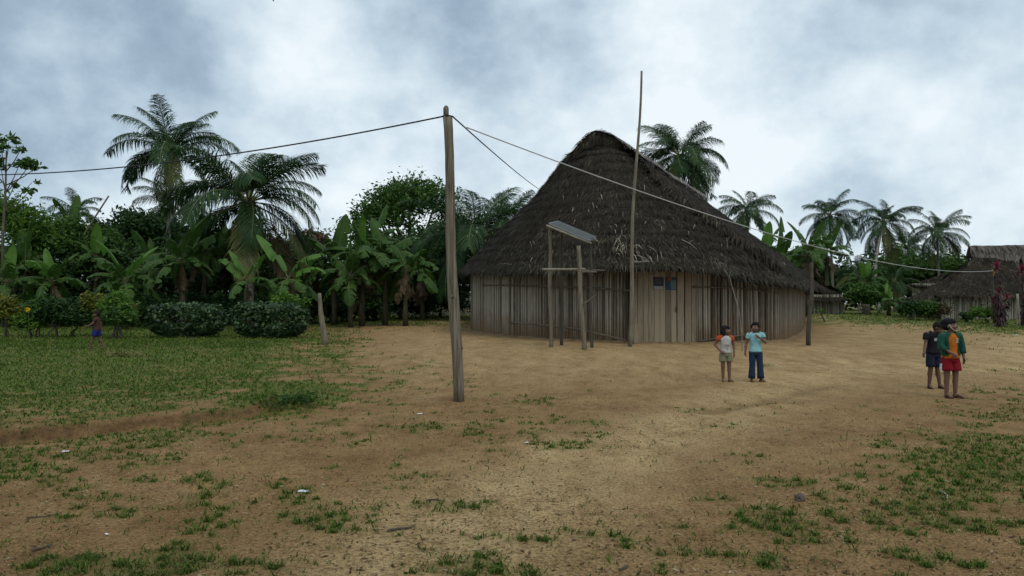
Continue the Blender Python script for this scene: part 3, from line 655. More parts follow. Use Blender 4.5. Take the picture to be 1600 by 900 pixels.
# posters pasted over the door
def poster(px0, px1, py0, py1, Y, cells, label):
    a_ = D(px0, py1, Y); b_ = D(px1, py0, Y); c = (a_ + b_) / 2
    r = thing('poster', label, 'poster', (c.x, Y, c.z))
    mb = MB(); mb.box((0, 0, 0), ((b_.x - a_.x) / 2, 0, 0), (0, .004, 0), (0, 0, (b_.z - a_.z) / 2)); mb.build('paper', cloth('paper_' + cells[0][5], cells[0][4], .9), r)
    for (x0, z0, x1, z1, colr, nm) in cells[1:]:
        w = b_.x - a_.x; h = b_.z - a_.z; mb = MB()
        mb.box(((x0 + x1 - 1) / 2 * w, -.0065, (z0 + z1 - 1) / 2 * h), ((x1 - x0) / 2 * w, 0, 0), (0, .002, 0), (0, 0, (z1 - z0) / 2 * h)); mb.build('printed_panel', cloth('print_' + nm, colr, .8), r)
poster(1021, 1037, 433, 453, YD - .045, [(0, 0, 1, 1, (.04, .045, .055), 'dark'), (.03, .02, .97, .30, (.30, .31, .30), 'white'), (.2, .45, .8, .9, (.075, .07, .075), 'grey')], 'dark poster with a white strip along the foot, pasted high on the plank door')
poster(1040, 1056, 433, 453, YD - .045, [(0, 0, 1, 1, (.05, .06, .08), 'navy'), (.5, .05, .98, .78, (.13, .17, .20), 'pale_blue'), (.05, .05, .46, .5, (.03, .08, .13), 'blue'), (.25, .72, .6, .95, (.30, .09, .04), 'rust')], 'pale blue poster with an orange spot, pasted high on the plank door')

# ---- other houses across the green
def hip_house(name, label, base, corners, wall_inset, wall_z, ridge, n_str, th=.15, cap=None, mats=('thatch', 'thatch_base'), seed=50, wall_skip=()):
    """corners: four eave points; ridge: two points"""
    c0 = sum((Vector(c) for c in corners), Vector()) / 4; r = thing(name, label, 'house', (c0.x, c0.y, gz1(c0.x, c0.y))); O = np.array(r.location)
    C = [np.array(c, float) for c in corners]; Rg = [np.array(c, float) for c in ridge]; top = [Rg[0], Rg[0], Rg[1], Rg[1]]
    parts = []
    for i in range(4):
        a_, b_, ta, tb = C[i], C[(i + 1) % 4], top[i], top[(i + 1) % 4]
        def S(u, v, a_=a_, b_=b_, ta=ta, tb=tb):
            u = u[:, None]; v = v[:, None]; e_ = a_ + (b_ - a_) * u; t_ = ta + (tb - ta) * u
            P = t_ + (e_ - t_) * v; P = P + np.array([0, 0, 1.0]) * (-.12 * np.sin(np.pi * v)) ; return P + np.array([0, 0, .14]) * (fbm(P[:, 0] * 1.3, P[:, 1] * 1.3 + P[:, 2], 3) - .5)[:, None]
        gv, gf = grid_surface(S, 24, 16); parts.append((gv, gf, 1)); parts.append((gv - np.array([0, 0, th]), gf[:, ::-1], 1))
        sv, sf = strands(S, n_str, (.35, .8), (.02, .04), .08, spread=.3, seed=seed + i); parts.append((sv, sf, 0))
        sv, sf = strands(lambda u, v, S=S: S(u, .9 + .1 * v), n_str // 6, (.3, .6), (.02, .04), .06, spread=.45, seed=seed + 9 + i); parts.append((sv, sf, 0))
    V, F, mi = cat_meshes([(p[0], p[1]) for p in parts]); mi = np.array([p[2] for p in parts])[mi]
    ro = mesh_obj('roof', np_mesh('roof', V - O, F, mi), [M[mats[0]], M[mats[1]]], r)
    path = []
    cc = sum(C) / 4
    for i in range(5):
        w = C[i % 4] + (cc - C[i % 4]) * wall_inset; path.append(Vector((w[0], w[1], gz1(w[0], w[1]))) - Vector(O))
    for i in range(4):
        if i in wall_skip: continue
        cane_wall([path[i], path[i + 1]], lambda s, p: wall_z - O[2], 'cane_wall', M['cane_far'], r, step=.13)
    return r, ro, O
M['cane_far'] = mat('cane_weathered', (.19, .17, .13), (.40, .37, .31), 3.0, .85, .25, island=True, stretch=(6, 6, .5), spec=.2)
# right-hand house
YH = 52.0
rh, rro, rO = hip_house('thatched_house', 'thatched house with a pale raised ridge, behind the red leaved plants at the right', None,
    [D(1463, 461, YH - 2), D(1690, 464, YH - 2), D(1760, 466, YH + 8), D(1500, 462, YH + 8)], .06, D(1500, 462, YH).z + .0, [D(1530, 398, YH + 3), D(1680, 396, YH + 3)], 5000, seed=60)
a_ = D(1514, 389, YH + 3); b_ = D(1690, 386, YH + 3)
def ridgeS(u, v, a_=np.array(a_), b_=np.array(b_)):
    w = (v - .5)[:, None] * 2; P = a_ + (b_ - a_) * u[:, None]
    return P + np.array([0, 1, 0]) * w * .42 + np.array([0, 0, 1]) * (.22 - np.abs(w) ** 1.5 * .80 + .05 * (vnoise(u * 40, v * 4)[:, None] - .5))
cV, cF = grid_surface(ridgeS, 40, 11); pts_ = [(cV, cF), (cV - np.array([0, 0, .1]), cF[:, ::-1]), strands(lambda u, v: ridgeS(u, .5 - .5 * v), 1500, (.3, .7), (.02, .04), .06, spread=.2, seed=71)]
V, F, mi = cat_meshes(pts_); mesh_obj('ridge_cap', np_mesh('ridge_cap', V - rO, F), M['thatch_cap_dull'], rro)
# lower wing roof in front of its left end, ridge falling to the left
rh2, rro2, rO2 = hip_house('thatched_house', 'low dark thatched roof sloping down to the left beside the right hand house', None,
    [D(1408, 472, YH + 1), D(1475, 468, YH + 1), D(1560, 440, YH + 7), D(1436, 470, YH + 8)], .16, D(1440, 474, YH).z + .0, [D(1470, 440, YH + 3.5), D(1524, 400, YH + 5)], 2500, seed=80)
# pale hut top further back
rh3, rro3, rO3 = hip_house('thatched_house', 'dark roofed hut seen over the low dark roof, far right', None,
    [D(1420, 446, 75), D(1500, 452, 75), D(1530, 450, 84), D(1440, 446, 84)], .12, D(1440, 446, 75).z + .2, [D(1450, 436, 79), D(1530, 412, 79)], 1500, seed=90)
# small hut past the big house's right corner
rh4, rro4, rO4 = hip_house('thatched_hut', 'small cane walled hut in the gap just right of the big house', None,
    [D(1245, 468, 60), D(1319, 467, 60), D(1322, 466, 66), D(1246, 466, 66)], .09, D(1290, 464, 58).z + .2, [D(1272, 445, 62.5), D(1296, 446, 62.5)], 2500, seed=100)
# ------------------------------------------------------------------ poles, wires, solar stand
def wood_pole(name, label, cat, p_base, p_top, r0, r1, m, n=14, wob=.012, knots=0, group=None, notch=False, sides=10):
    """a rough trunk standing at p_base; returns its object"""
    p_base, p_top = Vector(p_base), Vector(p_top); O = p_base.copy(); pts = []; rad = []
    ph = random.random() * 9
    for i in range(n + 1):
        f = i / n; p = (p_top - O) * f; b = math.sin(math.pi * f)
        pts.append(p + Vector((wob * math.sin(ph + 5 * f) * b, wob * math.cos(ph * 2 + 4 * f) * b, 0)) if i else Vector((0, 0, -.12)))
        rad.append((r0 + (r1 - r0) * f) * (1 + .10 * (mnoise.noise(Vector((f * 7, ph, 0))))))
    mb = MB().tube(pts, rad, sides, wob=.06)
    for _ in range(knots):
        i = random.randint(2, n - 2); a = random.random() * 6.28; q = pts[i] + Vector((math.cos(a), math.sin(a), 0)) * rad[i] * .8
        mb.tube([q, q + Vector((math.cos(a) * .03, math.sin(a) * .03, .015))], [rad[i] * .4, rad[i] * .2], 6)
    if notch:
        q = pts[-1]; mb.tube([q + Vector((-r1 * .35, 0, -.05)), q + Vector((-r1 * .4, 0, .13)), q + Vector((-r1 * .3, 0, .17))], [r1 * .62, r1 * .6, r1 * .35], 8, wob=.12)
    me = mb.mesh(name); o = bpy.data.objects.new(name, me); me.materials.append(m); me.shade_smooth(); o.location = O; link(o); return tag(o, label, cat, group)
pb = G(717, 626); pt = D(699.5, 182, pb.y)
upole = wood_pole('utility_pole', 'tall rough grey brown wooden pole carrying the wires, in the open foreground', 'pole', pb, pt, .089, .070, M['pole'], 22, .035, 6, notch=True, sides=14)
tie = MB().tube([pt + Vector((-.085, -.02, .0)) - pb, pt + Vector((0, -.085, .005)) - pb, pt + Vector((.088, -.02, -.005)) - pb, pt + Vector((0, .08, 0)) - pb, pt + Vector((-.085, -.02, .0)) - pb], .010, 6)
tie.build('wire_tie', M['wire'], upole)
top = pt.copy()
def wire(label, p0, p1, sag, r, m, via=None):
    pts = bez(p0, p1, sag, 40) if via is None else via
    O = Vector(pts[0]); o = MB().tube([Vector(p) - O for p in pts], r, 5).build('wire', m); o.location = O; return tag(o, label, 'wire')
wire('black wire sagging from the foreground pole away to the left edge', top + Vector((-.08, 0, .0)), D(-260, 262, 21), .5, .013, M['wire'])
hit = roof_hit(838, 297)
wire('black wire dropping from the foreground pole onto the left slope of the big roof', top + Vector((.08, 0, 0)), hit + Vector((0, -.1, .12)), .06, .013, M['wire'])
split = (top + Vector((.08, 0, 0))).lerp(hit, .055)
fa = D(1552, 423, 46)
wire('thin pale wire running from the foreground pole across the big roof to the right', D(729, 199, split.y + .25), fa, .85, .012, M['wire_pale'])
# flag pole
fb = G(984, 541); ft = D(1002.5, 111, fb.y + .2)
fp = wood_pole('flag_pole', 'very tall thin straight pole standing beside the plank door', 'pole', fb, ft, .062, .032, M['post'], 24, .07, 3)
st = G(987, 538) + Vector((.0, .12, 0)); wood_pole('wooden_post', 'stout grey post under the eave, just behind the foot of the tall thin pole', 'post', st, D(991, 432, st.y + .3), .085, .07, M['post'], 8, .01)
cp = G(1263, 540); wood_pole('wooden_post', 'dark mossy post at the right hand corner of the big house', 'post', cp, D(1268, 410, cp.y + .1), .075, .055, M['post_dark'], 12, .05, 3)
lb = G(1160, 549); lt = roof_hit(1134, 377) + Vector((0, -.1, .1)); wood_pole('thin_stick', 'thin bent stick leaning on the front of the big thatched roof', 'stick', lb, lt, .016, .011, M['batten'], 14, .10)
sp = G(508, 538); wood_pole('wooden_post', 'short pale weathered post leaning left, beside the clipped bush', 'post', sp, D(499, 458, sp.y), .105, .055, M['post'], 9, .03, 1)
# solar panel stand
A_ = G(861, 542); B_ = G(877, 540) + Vector((.02, .25, 0)); C_ = G(913, 546); D_ = G(925, 543)
B_.z = gz1(B_.x, B_.y)
Lf = D(857, 350, A_.y); Lb = D(872, 346.5, B_.y); Rf = D(921, 377, C_.y + .1); Rb = D(931, 374, D_.y + .35)
sroot = thing('pole_stand', 'rough pole stand carrying the solar panel in front of the cane wall', 'stand', A_.lerp(D_, .5)); SO = Vector(sroot.location)
def lpole(p, q, r, name='leg', m='post', wob=.03, parent=sroot, O=SO):
    pts = []; n = 16; ph = random.random() * 9
    for i in range(n + 1):
        f = i / n; pts.append(Vector(p).lerp(Vector(q), f) + Vector((wob * math.sin(ph + 6 * f), wob * math.cos(ph + 5 * f), 0)) * math.sin(math.pi * f) - O)
    return MB().tube(pts, [r * (1.1 - .2 * i / n) * random.uniform(.86, 1.16) for i in range(n + 1)], 8, wob=.10).build(name, M[m], parent, True)
lpole(A_ - Vector((0, 0, .1)), Lf + Vector((.05, .05, -.09)), .056); lpole(B_ - Vector((0, 0, .1)), Lb.lerp(Rb, .1) + Vector((0, 0, -.10)), .05, m='post_dark')
lpole(C_ - Vector((0, 0, .1)), D(904, 384, C_.y + .05), .064); lpole(D_ - Vector((0, 0, .1)), D(922, 384, D_.y + .1), .05, m='post_dark')
lpole(D(848, 421, A_.y - .08), D(914, 420.5, C_.y - .07), .032, 'cross_rail', 'post_pale', .01)
lpole(D(905, 424, C_.y + .1), D(931, 425, D_.y + .02), .038, 'cross_rail', 'batten', .01); lpole(D(872, 421, B_.y - .03), D(945, 422.5, D_.y + .25), .026, 'cross_rail', 'batten', .01)
lpole(D(911, 476, C_.y - .03), D(932, 461, C_.y - .1), .022, 'brace', 'batten', .0)
for p, q in ((Lf, Rf), (Lb, Rb)): lpole(p + Vector((-.05, 0, -.045)), p.lerp(q, 1.0) + Vector((.05, 0, -.055)), .03, 'panel_rail', 'post_pale', .0)
pn = (Rf - Lf).cross(Lb - Lf).normalized(); sol = thing('solar_panel', 'tilted solar panel on top of the rough pole stand', 'solar panel', (Lf + Rb) / 2); SL = Vector(sol.location)
M['panel_glass'] = mat('panel_glass', (.07, .075, .075), (.09, .095, .095), 3, .8, spec=.1); M['panel_line'] = mat('panel_line', (.09, .10, .11), rough=.5); M['alu'] = mat('aluminium', (.22, .22, .22), rough=.5)
def quadbox(p, q, r_, s, t0, t1, name, m, par, O):
    V = [x + pn * t0 - O for x in (p, q, r_, s)] + [x + pn * t1 - O for x in (p, q, r_, s)]
    return MB().add(V, [(0, 3, 2, 1), (4, 5, 6, 7), (0, 1, 5, 4), (1, 2, 6, 5), (2, 3, 7, 6), (3, 0, 4, 7)]).build(name, m, par)
quadbox(Lf, Rf, Rb, Lb, .0, .035, 'frame', M['alu'], sol, SL)
i_ = lambda a, b: Lf + (Rf - Lf) * a + (Lb - Lf) * b
quadbox(i_(.02, .03), i_(.98, .03), i_(.98, .97), i_(.02, .97), .036, .040, 'solar_cells', M['panel_glass'], sol, SL)
mb = MB()
for k in range(1, 9): p, q = i_(k / 9, .03), i_(k / 9, .97); mb.box((p + q) / 2 + pn * .0415 - SL, (q - p) / 2, (Rf - Lf).normalized() * .002, pn * .0008)
mb.build('cell_grid', M['panel_line'], sol)

# ------------------------------------------------------------------ litter and twigs
def blob_mesh(n, r, flat_=.4, seed=0):
    bm = bmesh.new(); bmesh.ops.create_icosphere(bm, subdivisions=2, radius=r)
    for v in bm.verts: v.co *= 1 + .5 * mnoise.noise(v.co * (1.6 / r) + Vector((seed, 0, 0))); v.co.z *= flat_
    me = bpy.data.meshes.new(n); bm.to_mesh(me); bm.free(); return me
M['litter'] = mat('litter_white', (.62, .64, .66), (.75, .76, .78), 9, .6); M['stone'] = mat('stone', (.06, .045, .04), (.11, .085, .075), 9, .9, .4)
def crumpled(name, label, cat, px, py, w, m, seed):
    p = G(px, py); me = bpy.data.meshes.new(name); w *= .72; n = 7; V = []; rs = random.Random(seed)
    for i in range(n):
        for j in range(n): V.append(((i / (n - 1) - .5) * w, (j / (n - 1) - .5) * w * .6, .012 + w * .22 * abs(mnoise.noise(Vector((i * .6, j * .6, seed * 3.1))))))
    me.from_pydata(V, [], [(i * n + j, i * n + n + j, i * n + n + j + 1, i * n + j + 1) for i in range(n - 1) for j in range(n - 1)]); me.materials.append(m)
    o = bpy.data.objects.new(name, me); o.location = p; o.rotation_euler = (0, 0, rs.random() * 3); md = o.modifiers.new('t', 'SOLIDIFY'); md.thickness = .004; link(o); return tag(o, label, cat)
crumpled('litter', 'white scrap lying in the grass below the earth bank, far left', 'litter', 103, 707, .09, M['litter'], 1)
crumpled('litter', 'long white scrap on bare earth left of centre, among thin tufts', 'litter', 474, 770, .11, M['litter'], 2)
crumpled('litter', 'small pale crumpled scrap on the bare earth, right of the wooden pole', 'litter', 823, 693, .07, M['litter'], 3)
crumpled('litter', 'white scrap on the earth just left of the wooden pole foot', 'litter', 656, 648, .10, M['litter'], 4)
crumpled('litter', 'tiny white scrap near the left bottom corner', 'litter', 167, 837, .04, M['litter'], 6)
crumpled('litter', 'white scrap on the far lawn behind the walking boy', 'litter', 191, 513, .28, M['litter'], 7)
crumpled('litter', 'pale scrap at the edge of the lawn, far right beyond the boys', 'litter', 1588, 524, .25, M['litter'], 9)
def twig(label, pix, r, m='bark'):
    r *= .7; pts = [G(*p) + Vector((0, 0, r * .8 + random.random() * .01)) for p in pix]; O = pts[0].copy(); o = MB().tube([p - O for p in pts], [r * (1 - .5 * i / len(pts)) for i in range(len(pts))], 6, wob=.2).build('twig', M[m]); o.location = O; return tag(o, label, 'twig')
twig('dark curved twig on bare earth at bottom centre', [(606, 832), (622, 828), (638, 827), (650, 823)], .013)
twig('short dark twig among the grass tufts above the curved twig', [(666, 783), (680, 782), (695, 784)], .010)
twig('dark twig at the bottom left corner', [(50, 863), (66, 858), (81, 854)], .012)
twig('thin twig lying on bare earth at the left, above the corner tufts', [(40, 812), (70, 808), (97, 803)], .009)
twig('pale forked stick lying in the thick grass at right', [(1464, 768), (1474, 772), (1480, 776), (1480, 782)], .012, 'straw')
twig('short dark twig near the bottom edge, right of centre', [(968, 894), (976, 890), (981, 886)], .013)
twig('thin stick on the lawn just above the earth bank', [(125, 642), (140, 640), (155, 638)], .010, 'straw')
o = bpy.data.objects.new('stone', blob_mesh('stone', .045, .75, 3)); o.data.materials.append(M['stone']); o.location = G(1249, 782) + Vector((0, 0, .02)); link(o); tag(o, 'small dark round stone on the bare earth at right', 'stone')
# dry palm leaf scraps on the lawn by the boy
mb = MB(); O = G(190, 557)
for k in range(70):
    a = (random.random() - .5); p = Vector((a * .95, random.gauss(0, .07), .03 + .07 * random.random() * (1 - abs(a)))); d = Vector((random.uniform(-1, 1), random.uniform(-.5, .5), random.uniform(-.25, .3))).normalized() * random.uniform(.08, .2); s = Vector((-d.y, d.x, .02)).normalized() * random.uniform(.012, .03)
    mb.add([p - s, p + s, p + d + s * .6, p + d - s * .6], [(0, 1, 2, 3)])
o = mb.build('dry_leaf_heap', M['palm_dry']); o.location = O; tag(o, 'heap of dry brown leaf scraps on the lawn in front of the walking boy', 'dry leaves')
# dark stump and small sprouting stick across the green
p = on_ground(1353, 58); wood_pole('tree_stump', 'short dark stump on the far grass right of the big house', 'stump', p, p + Vector((0, 0, .75)), .32, .26, M['post_dark'], 5, .02)
p = G(1289, 503); o = wood_pole('sprouting_stick', 'leaning stick with a yellow green shoot at the far edge of the bare earth', 'stick', p, D(1283, 489, p.y), .05, .04, M['bark'], 5, .0)
mb = MB(); q = D(1283, 489, p.y) - p
for k in range(14): d = Vector((random.gauss(0, .2), random.gauss(0, .2), random.uniform(.05, .35))); s = Vector((.05, .03, 0)); mb.add([q, q + d * .5 + s, q + d, q + d * .5 - s], [(0, 1, 2, 3)])
mb.build('shoot', M['leaf_light'], o)
for k, (px, tx) in enumerate(((1588, 1589), (1592.5, 1591))):
    p = on_ground(px, 42); wood_pole('garden_stake', ['left one of two pale stakes by the red leaved plant at the right edge', 'right one of two pale stakes by the red leaved plant at the right edge'][k], 'stake', p, D(tx, 459, 42), .035, .03, M['post_pale'], 5, .01)
# ------------------------------------------------------------------ palms
def frond_mesh(name, L, elev, curl, seed, nl=100, leaf=1.1, hang=.5, wide=.0185):
    """one coconut frond: arched rachis along +X with two rows of drooping leaflets"""
    rs = np.random.RandomState(seed); n = 26; ang = elev; P = [np.zeros(3)]; T = []
    for i in range(n):
        f = (i + 1) / n; a = ang - curl * f ** 1.35; d = np.array([math.cos(a), .05 * math.sin(seed + f * 3), math.sin(a)]); T.append(d); P.append(P[-1] + d * L / n)
    P = np.array(P); T.append(T[-1]); T = np.array(T)
    V = []; F = []; mi = []
    mb = MB().tube([Vector(p) for p in P], [.040 * (1 - .9 * (i / n) ** .7) + .004 for i in range(n + 1)], 5)
    V += mb.v; F += [f for f in mb.f if len(f) == 4]; mi += [1] * len(F)
    for sgn in (-1, 1):
        for k in range(nl):
            f = .13 + .87 * (k + rs.rand() * .6) / nl; x = f * n; i = min(int(x), n - 1); p = P[i] + (P[i + 1] - P[i]) * (x - i); t = T[i]
            sd = np.array([-t[1], t[0], 0.0]); sd /= np.linalg.norm(sd) + 1e-9; up = np.cross(t, sd)
            if up[2] < 0: up = -up
            l = leaf * (math.sin(math.pi * (.10 + .84 * f) ) ** .6) * rs.uniform(.82, 1.1) * (1 if f < .96 else .8)
            d = t * rs.uniform(.65, 1.05) + sd * sgn * .85 + up * (.25 - .3 * f) ; d /= np.linalg.norm(d)
            h = hang * rs.uniform(.3, 1.75); dn = np.array([0, 0, -1.0])
            q1 = p + d * l * .45 + dn * l * .10 * h; d2 = d + dn * h * .9; d2 /= np.linalg.norm(d2); q2 = q1 + d2 * l * .33; d3 = d + dn * h * 2.2; d3 /= np.linalg.norm(d3); q3 = q2 + d3 * l * .27
            wv = np.cross(d, up); wv /= np.linalg.norm(wv) + 1e-9; w = wide * rs.uniform(.8, 1.15); b = len(V)
            for q, ww in ((p, .55), (q1, 1.0), (q2, .75), (q3, .08)): V += [tuple(q - wv * w * ww), tuple(q + wv * w * ww)]
            for j in range(3): F.append((b + 2 * j, b + 2 * j + 1, b + 2 * j + 3, b + 2 * j + 2)); mi.append(0)
    return np_mesh(name, V, F, mi)
FR = {}
for kind, mats in (('green', ('palm', 'rachis')), ('dry', ('palm_dry', 'palm_dry')), ('yellow', ('palm_yel', 'rachis'))):
    FR[kind] = []
    for j, (el, cu, hg) in enumerate([(82, 30, .55), (70, 46, .7), (58, 64, .85), (44, 80, 1.0), (26, 88, 1.1), (6, 82, 1.25), (-16, 68, 1.3), (-42, 42, 1.1)]):
        row = []
        for s in range(2):
            me = frond_mesh('frond', 4.0, R(el), R(cu + 10 * s), 100 + j * 7 + s, hang=hg)
            for k in mats: me.materials.append(M[k])
            row.append(me)
        FR[kind].append((el, row))
def palm(label, crown, base, size=1.0, n=22, r=.16, group='coconut palms around the village', fmin=-38, fmax=72, dry=2, yellow=2, lean=0.0, seed=1, nuts=True, wide=1.0, front=()):
    rs = random.Random(seed); crown, base = Vector(crown), Vector(base); n = int(n * 1.12); t = thing('coconut_palm', label, 'palm tree', base, 0, group)
    c = crown - base; k = 16; pts = []; rad = []
    for i in range(k + 1):
        f = i / k; pts.append(Vector((c.x * f ** 1.3, c.y * f, c.z * f)) + Vector((lean * math.sin(math.pi * f), 0, 0)) + (Vector((0, 0, -.2)) if i == 0 else Vector()))
        rad.append(r * (1.35 if i == 0 else 1.05 - .38 * f + (.25 * max(0, f - .93) / .07)) * (1 + .05 * (-1) ** i))
    MB().tube(pts, rad, 10, wob=.05).build('trunk', M['trunk_palm'], t, True)
    for i in range(n + len(front)):
        f = (i + .5) / n; el = fmax + (fmin - fmax) * f ** 1.35 + rs.uniform(-9, 9); az = i * 2.39996 + rs.uniform(-.3, .3) + seed
        if i >= n: az, el, fs = front[i - n]; f = .3
        else: fs = 1
        kind = 'green' if i >= n else 'dry' if i >= n - dry else ('yellow' if i >= n - dry - yellow else 'green')
        j = min(range(8), key=lambda q: abs(FR[kind][q][0] - el)); me = FR[kind][j][1][rs.randint(0, 1)]
        o = bpy.data.objects.new('frond', me); s = fs * size * rs.uniform(.80, 1.12) * (.86 if el > 70 else 1)
        o.location = c + Vector((math.cos(az) * r * .7, math.sin(az) * r * .7, -.25 * f * size)); o.rotation_euler = (rs.uniform(-.5, .5), R(FR[kind][j][0] - el), az + rs.uniform(-.25, .25)); o.scale = (s, s * wide, s); link(o, t)
    mb = MB()                                           # the brown fibrous heart of the crown
    for i in range(26): a = rs.uniform(0, 6.28); d = Vector((math.cos(a) * .28, math.sin(a) * .28, rs.uniform(-.45, .25))) * size; q = c + Vector((0, 0, -.15)); mb.tube([q, q + d * .6, q + d + Vector((0, 0, -.12 * size))], [.06 * size, .05 * size, .015], 5)
    mb.build('crown_heart', M['palm_dry'], t)
    return t
# left pair
palm('tallest coconut palm at the left, its trunk rising above the bushes', D(268, 236, 54), on_ground(260, 54), 1.15, 13, .17, seed=5, dry=0, yellow=2, fmin=-28, front=[(.3, 68, 1), (2.7, 68, 1), (-.9, 57, .95), (1.5, 64, 1), (math.pi, 36, 1.05), (math.pi - .25, 16, 1), (math.pi + .2, -12, 1), (.1, 42, 1), (-.2, 20, 1.05), (.8, 55, 1), (2.3, 52, 1)])
palm('broad coconut palm with long arching fronds beside the tallest palm at left', D(388, 312, 43), on_ground(392, 43), 1.22, 18, .19, seed=12, dry=1, yellow=3, fmin=-52, front=[(.5, 66, 1), (2.6, 66, 1), (-1.0, 54, 1), (1.6, 62, 1), (-.8, 58, 1), (-2.2, 58, 1), (math.pi, 36, 1.1), (math.pi + .2, 16, 1.1), (0, 34, 1.1), (-.2, 14, 1.1), (.15, -10, 1.05), (math.pi - .2, -14, 1.05), (2.9, 50, 1), (.2, 50, 1)])
palm('small hazy palm behind the trunk of the tallest palm', D(272, 322, 72), on_ground(272, 72), .95, 20, .15, seed=3, fmin=-40)
palm('small palm tuft rising over the bushes at far left', D(120, 330, 60), on_ground(118, 60), .62, 16, .12, seed=9, fmin=-25)
# beside the house
palm('low broad palm with upright fronds between the pole and the big roof', D(742, 372, 50), on_ground(750, 50), 1.22, 26, .2, seed=14, fmin=-50, dry=1)
palm('palm crown just behind the left slope of the big roof', D(790, 346, 62), on_ground(800, 62), .95, 20, .16, seed=17, fmin=-30)
# behind the roof and right
palm('coconut palm crown rising behind the ridge of the big house', D(1062, 242, 66), on_ground(1052, 66), 1.12, 30, .18, seed=24, fmin=-55, dry=1)
palm('coconut palm showing over the right slope of the big roof', D(1167, 328, 92), on_ground(1168, 92), 1.08, 20, .16, seed=31, fmin=-45, dry=1)
palm('leftmost of the three tall palms against the sky at right', D(1296, 335, 88), on_ground(1302, 88), .98, 21, .16, seed=37, dry=0, fmin=-50)
palm('middle one of the three tall palms at right, with a bare pale trunk', D(1382, 346, 80), on_ground(1377, 66), .98, 22, .15, seed=42, fmin=-58, dry=1, yellow=2)
palm('rightmost of the three tall palms, nearest the pale ridged roof', D(1464, 362, 84), on_ground(1468, 84), .96, 20, .15, seed=47, dry=0, fmin=-52)
palm('smaller palm between the middle and rightmost tall palms', D(1418, 384, 98), on_ground(1420, 98), .80, 18, .15, seed=53, fmin=-50)
palm('little palm low in the gap right of the big house', D(1341, 424, 78), on_ground(1342, 78), .60, 14, .12, seed=58, fmin=-15, dry=0)
palm('young palm with hanging fronds left of the low dark roof', D(1398, 440, 70), on_ground(1397, 70), .72, 16, .12, seed=61, fmin=-60, dry=2, yellow=4)

# ------------------------------------------------------------------ bananas
def banana_leaf(name, L, W, elev, curl, seed, torn=.5):
    rs = np.random.RandomState(seed); n = 30; P = [np.zeros(3)]; T = []
    for i in range(n): f = (i + 1) / n; a = elev - curl * f ** 1.6; d = np.array([math.cos(a), .06 * math.sin(seed + 3 * f), math.sin(a)]); T.append(d); P.append(P[-1] + d * L / n)
    P = np.array(P); T.append(T[-1]); V = []; F = []; mi = []
    mb = MB().tube([Vector(p) for p in P], [.032 * (1 - .85 * i / n) for i in range(n + 1)], 5); V += mb.v; F += [f for f in mb.f if len(f) == 4]; mi += [1] * len(F)
    for sg in (-1, 1):
        gap = 0.0; droop = rs.uniform(.0, .25)
        prev = None
        for i in range(4, n + 1):
            f = (i - 4) / (n - 4); w = W * .5 * (math.sin(math.pi * min(1, (.06 + .94 * f)) ** .8) ** .45 if f < 1 else .03) if f < .985 else W * .04
            t = T[i]; sd = np.array([-t[1], t[0], 0.0]); sd /= np.linalg.norm(sd) + 1e-9; up = np.cross(t, sd); up = up if up[2] > 0 else -up
            if rs.rand() < torn * .35: droop = rs.uniform(-.05, .75); prev = None
            ed = sd * sg * math.cos(droop) + up * (.32 - math.sin(droop) * 1.2); ed /= np.linalg.norm(ed)
            m_ = P[i] + ed * w * .55 + up * w * .05; e_ = P[i] + ed * w + np.array([0, 0, -1]) * w * (.18 + .5 * droop) + t * w * .12
            b = len(V); V += [tuple(P[i]), tuple(m_), tuple(e_)]
            if prev is not None:
                F += [(prev, prev + 1, b + 1, b), (prev + 1, prev + 2, b + 2, b + 1)]; mi += [0, 0]
            elif i > 4:
                # start of a new torn flap: short slit edge
                q = P[i - 1] + (P[i] - P[i - 1]) * .15; b2 = len(V); V += [tuple(q), tuple(m_ + (P[i - 1] - P[i]) * .8), tuple(e_ + (P[i - 1] - P[i]) * .7)]
                F += [(b2, b2 + 1, b + 1, b), (b2 + 1, b2 + 2, b + 2, b + 1)]; mi += [0, 0]
            prev = b
    return np_mesh(name, V, F, mi)
BL = {}
for kind, mats in (('banana', ('banana', 'rachis')), ('banana_young', ('banana_young', 'rachis')), ('banana_dry', ('banana_dry', 'banana_dry'))):
    BL[kind] = []
    for j, (el, cu) in enumerate([(86, 10), (72, 30), (56, 62), (38, 85), (18, 90), (-12, 62), (-55, 28)]):
        row = []
        for s in range(2):
            me = banana_leaf('leaf', 2.45, .78, R(el), R(cu + 12 * s), 300 + j * 5 + s, .35 if j < 2 else (.85 if kind != 'banana_dry' else .9))
            for k in mats: me.materials.append(M[k])
            row.append(me)
        BL[kind].append((el, row))
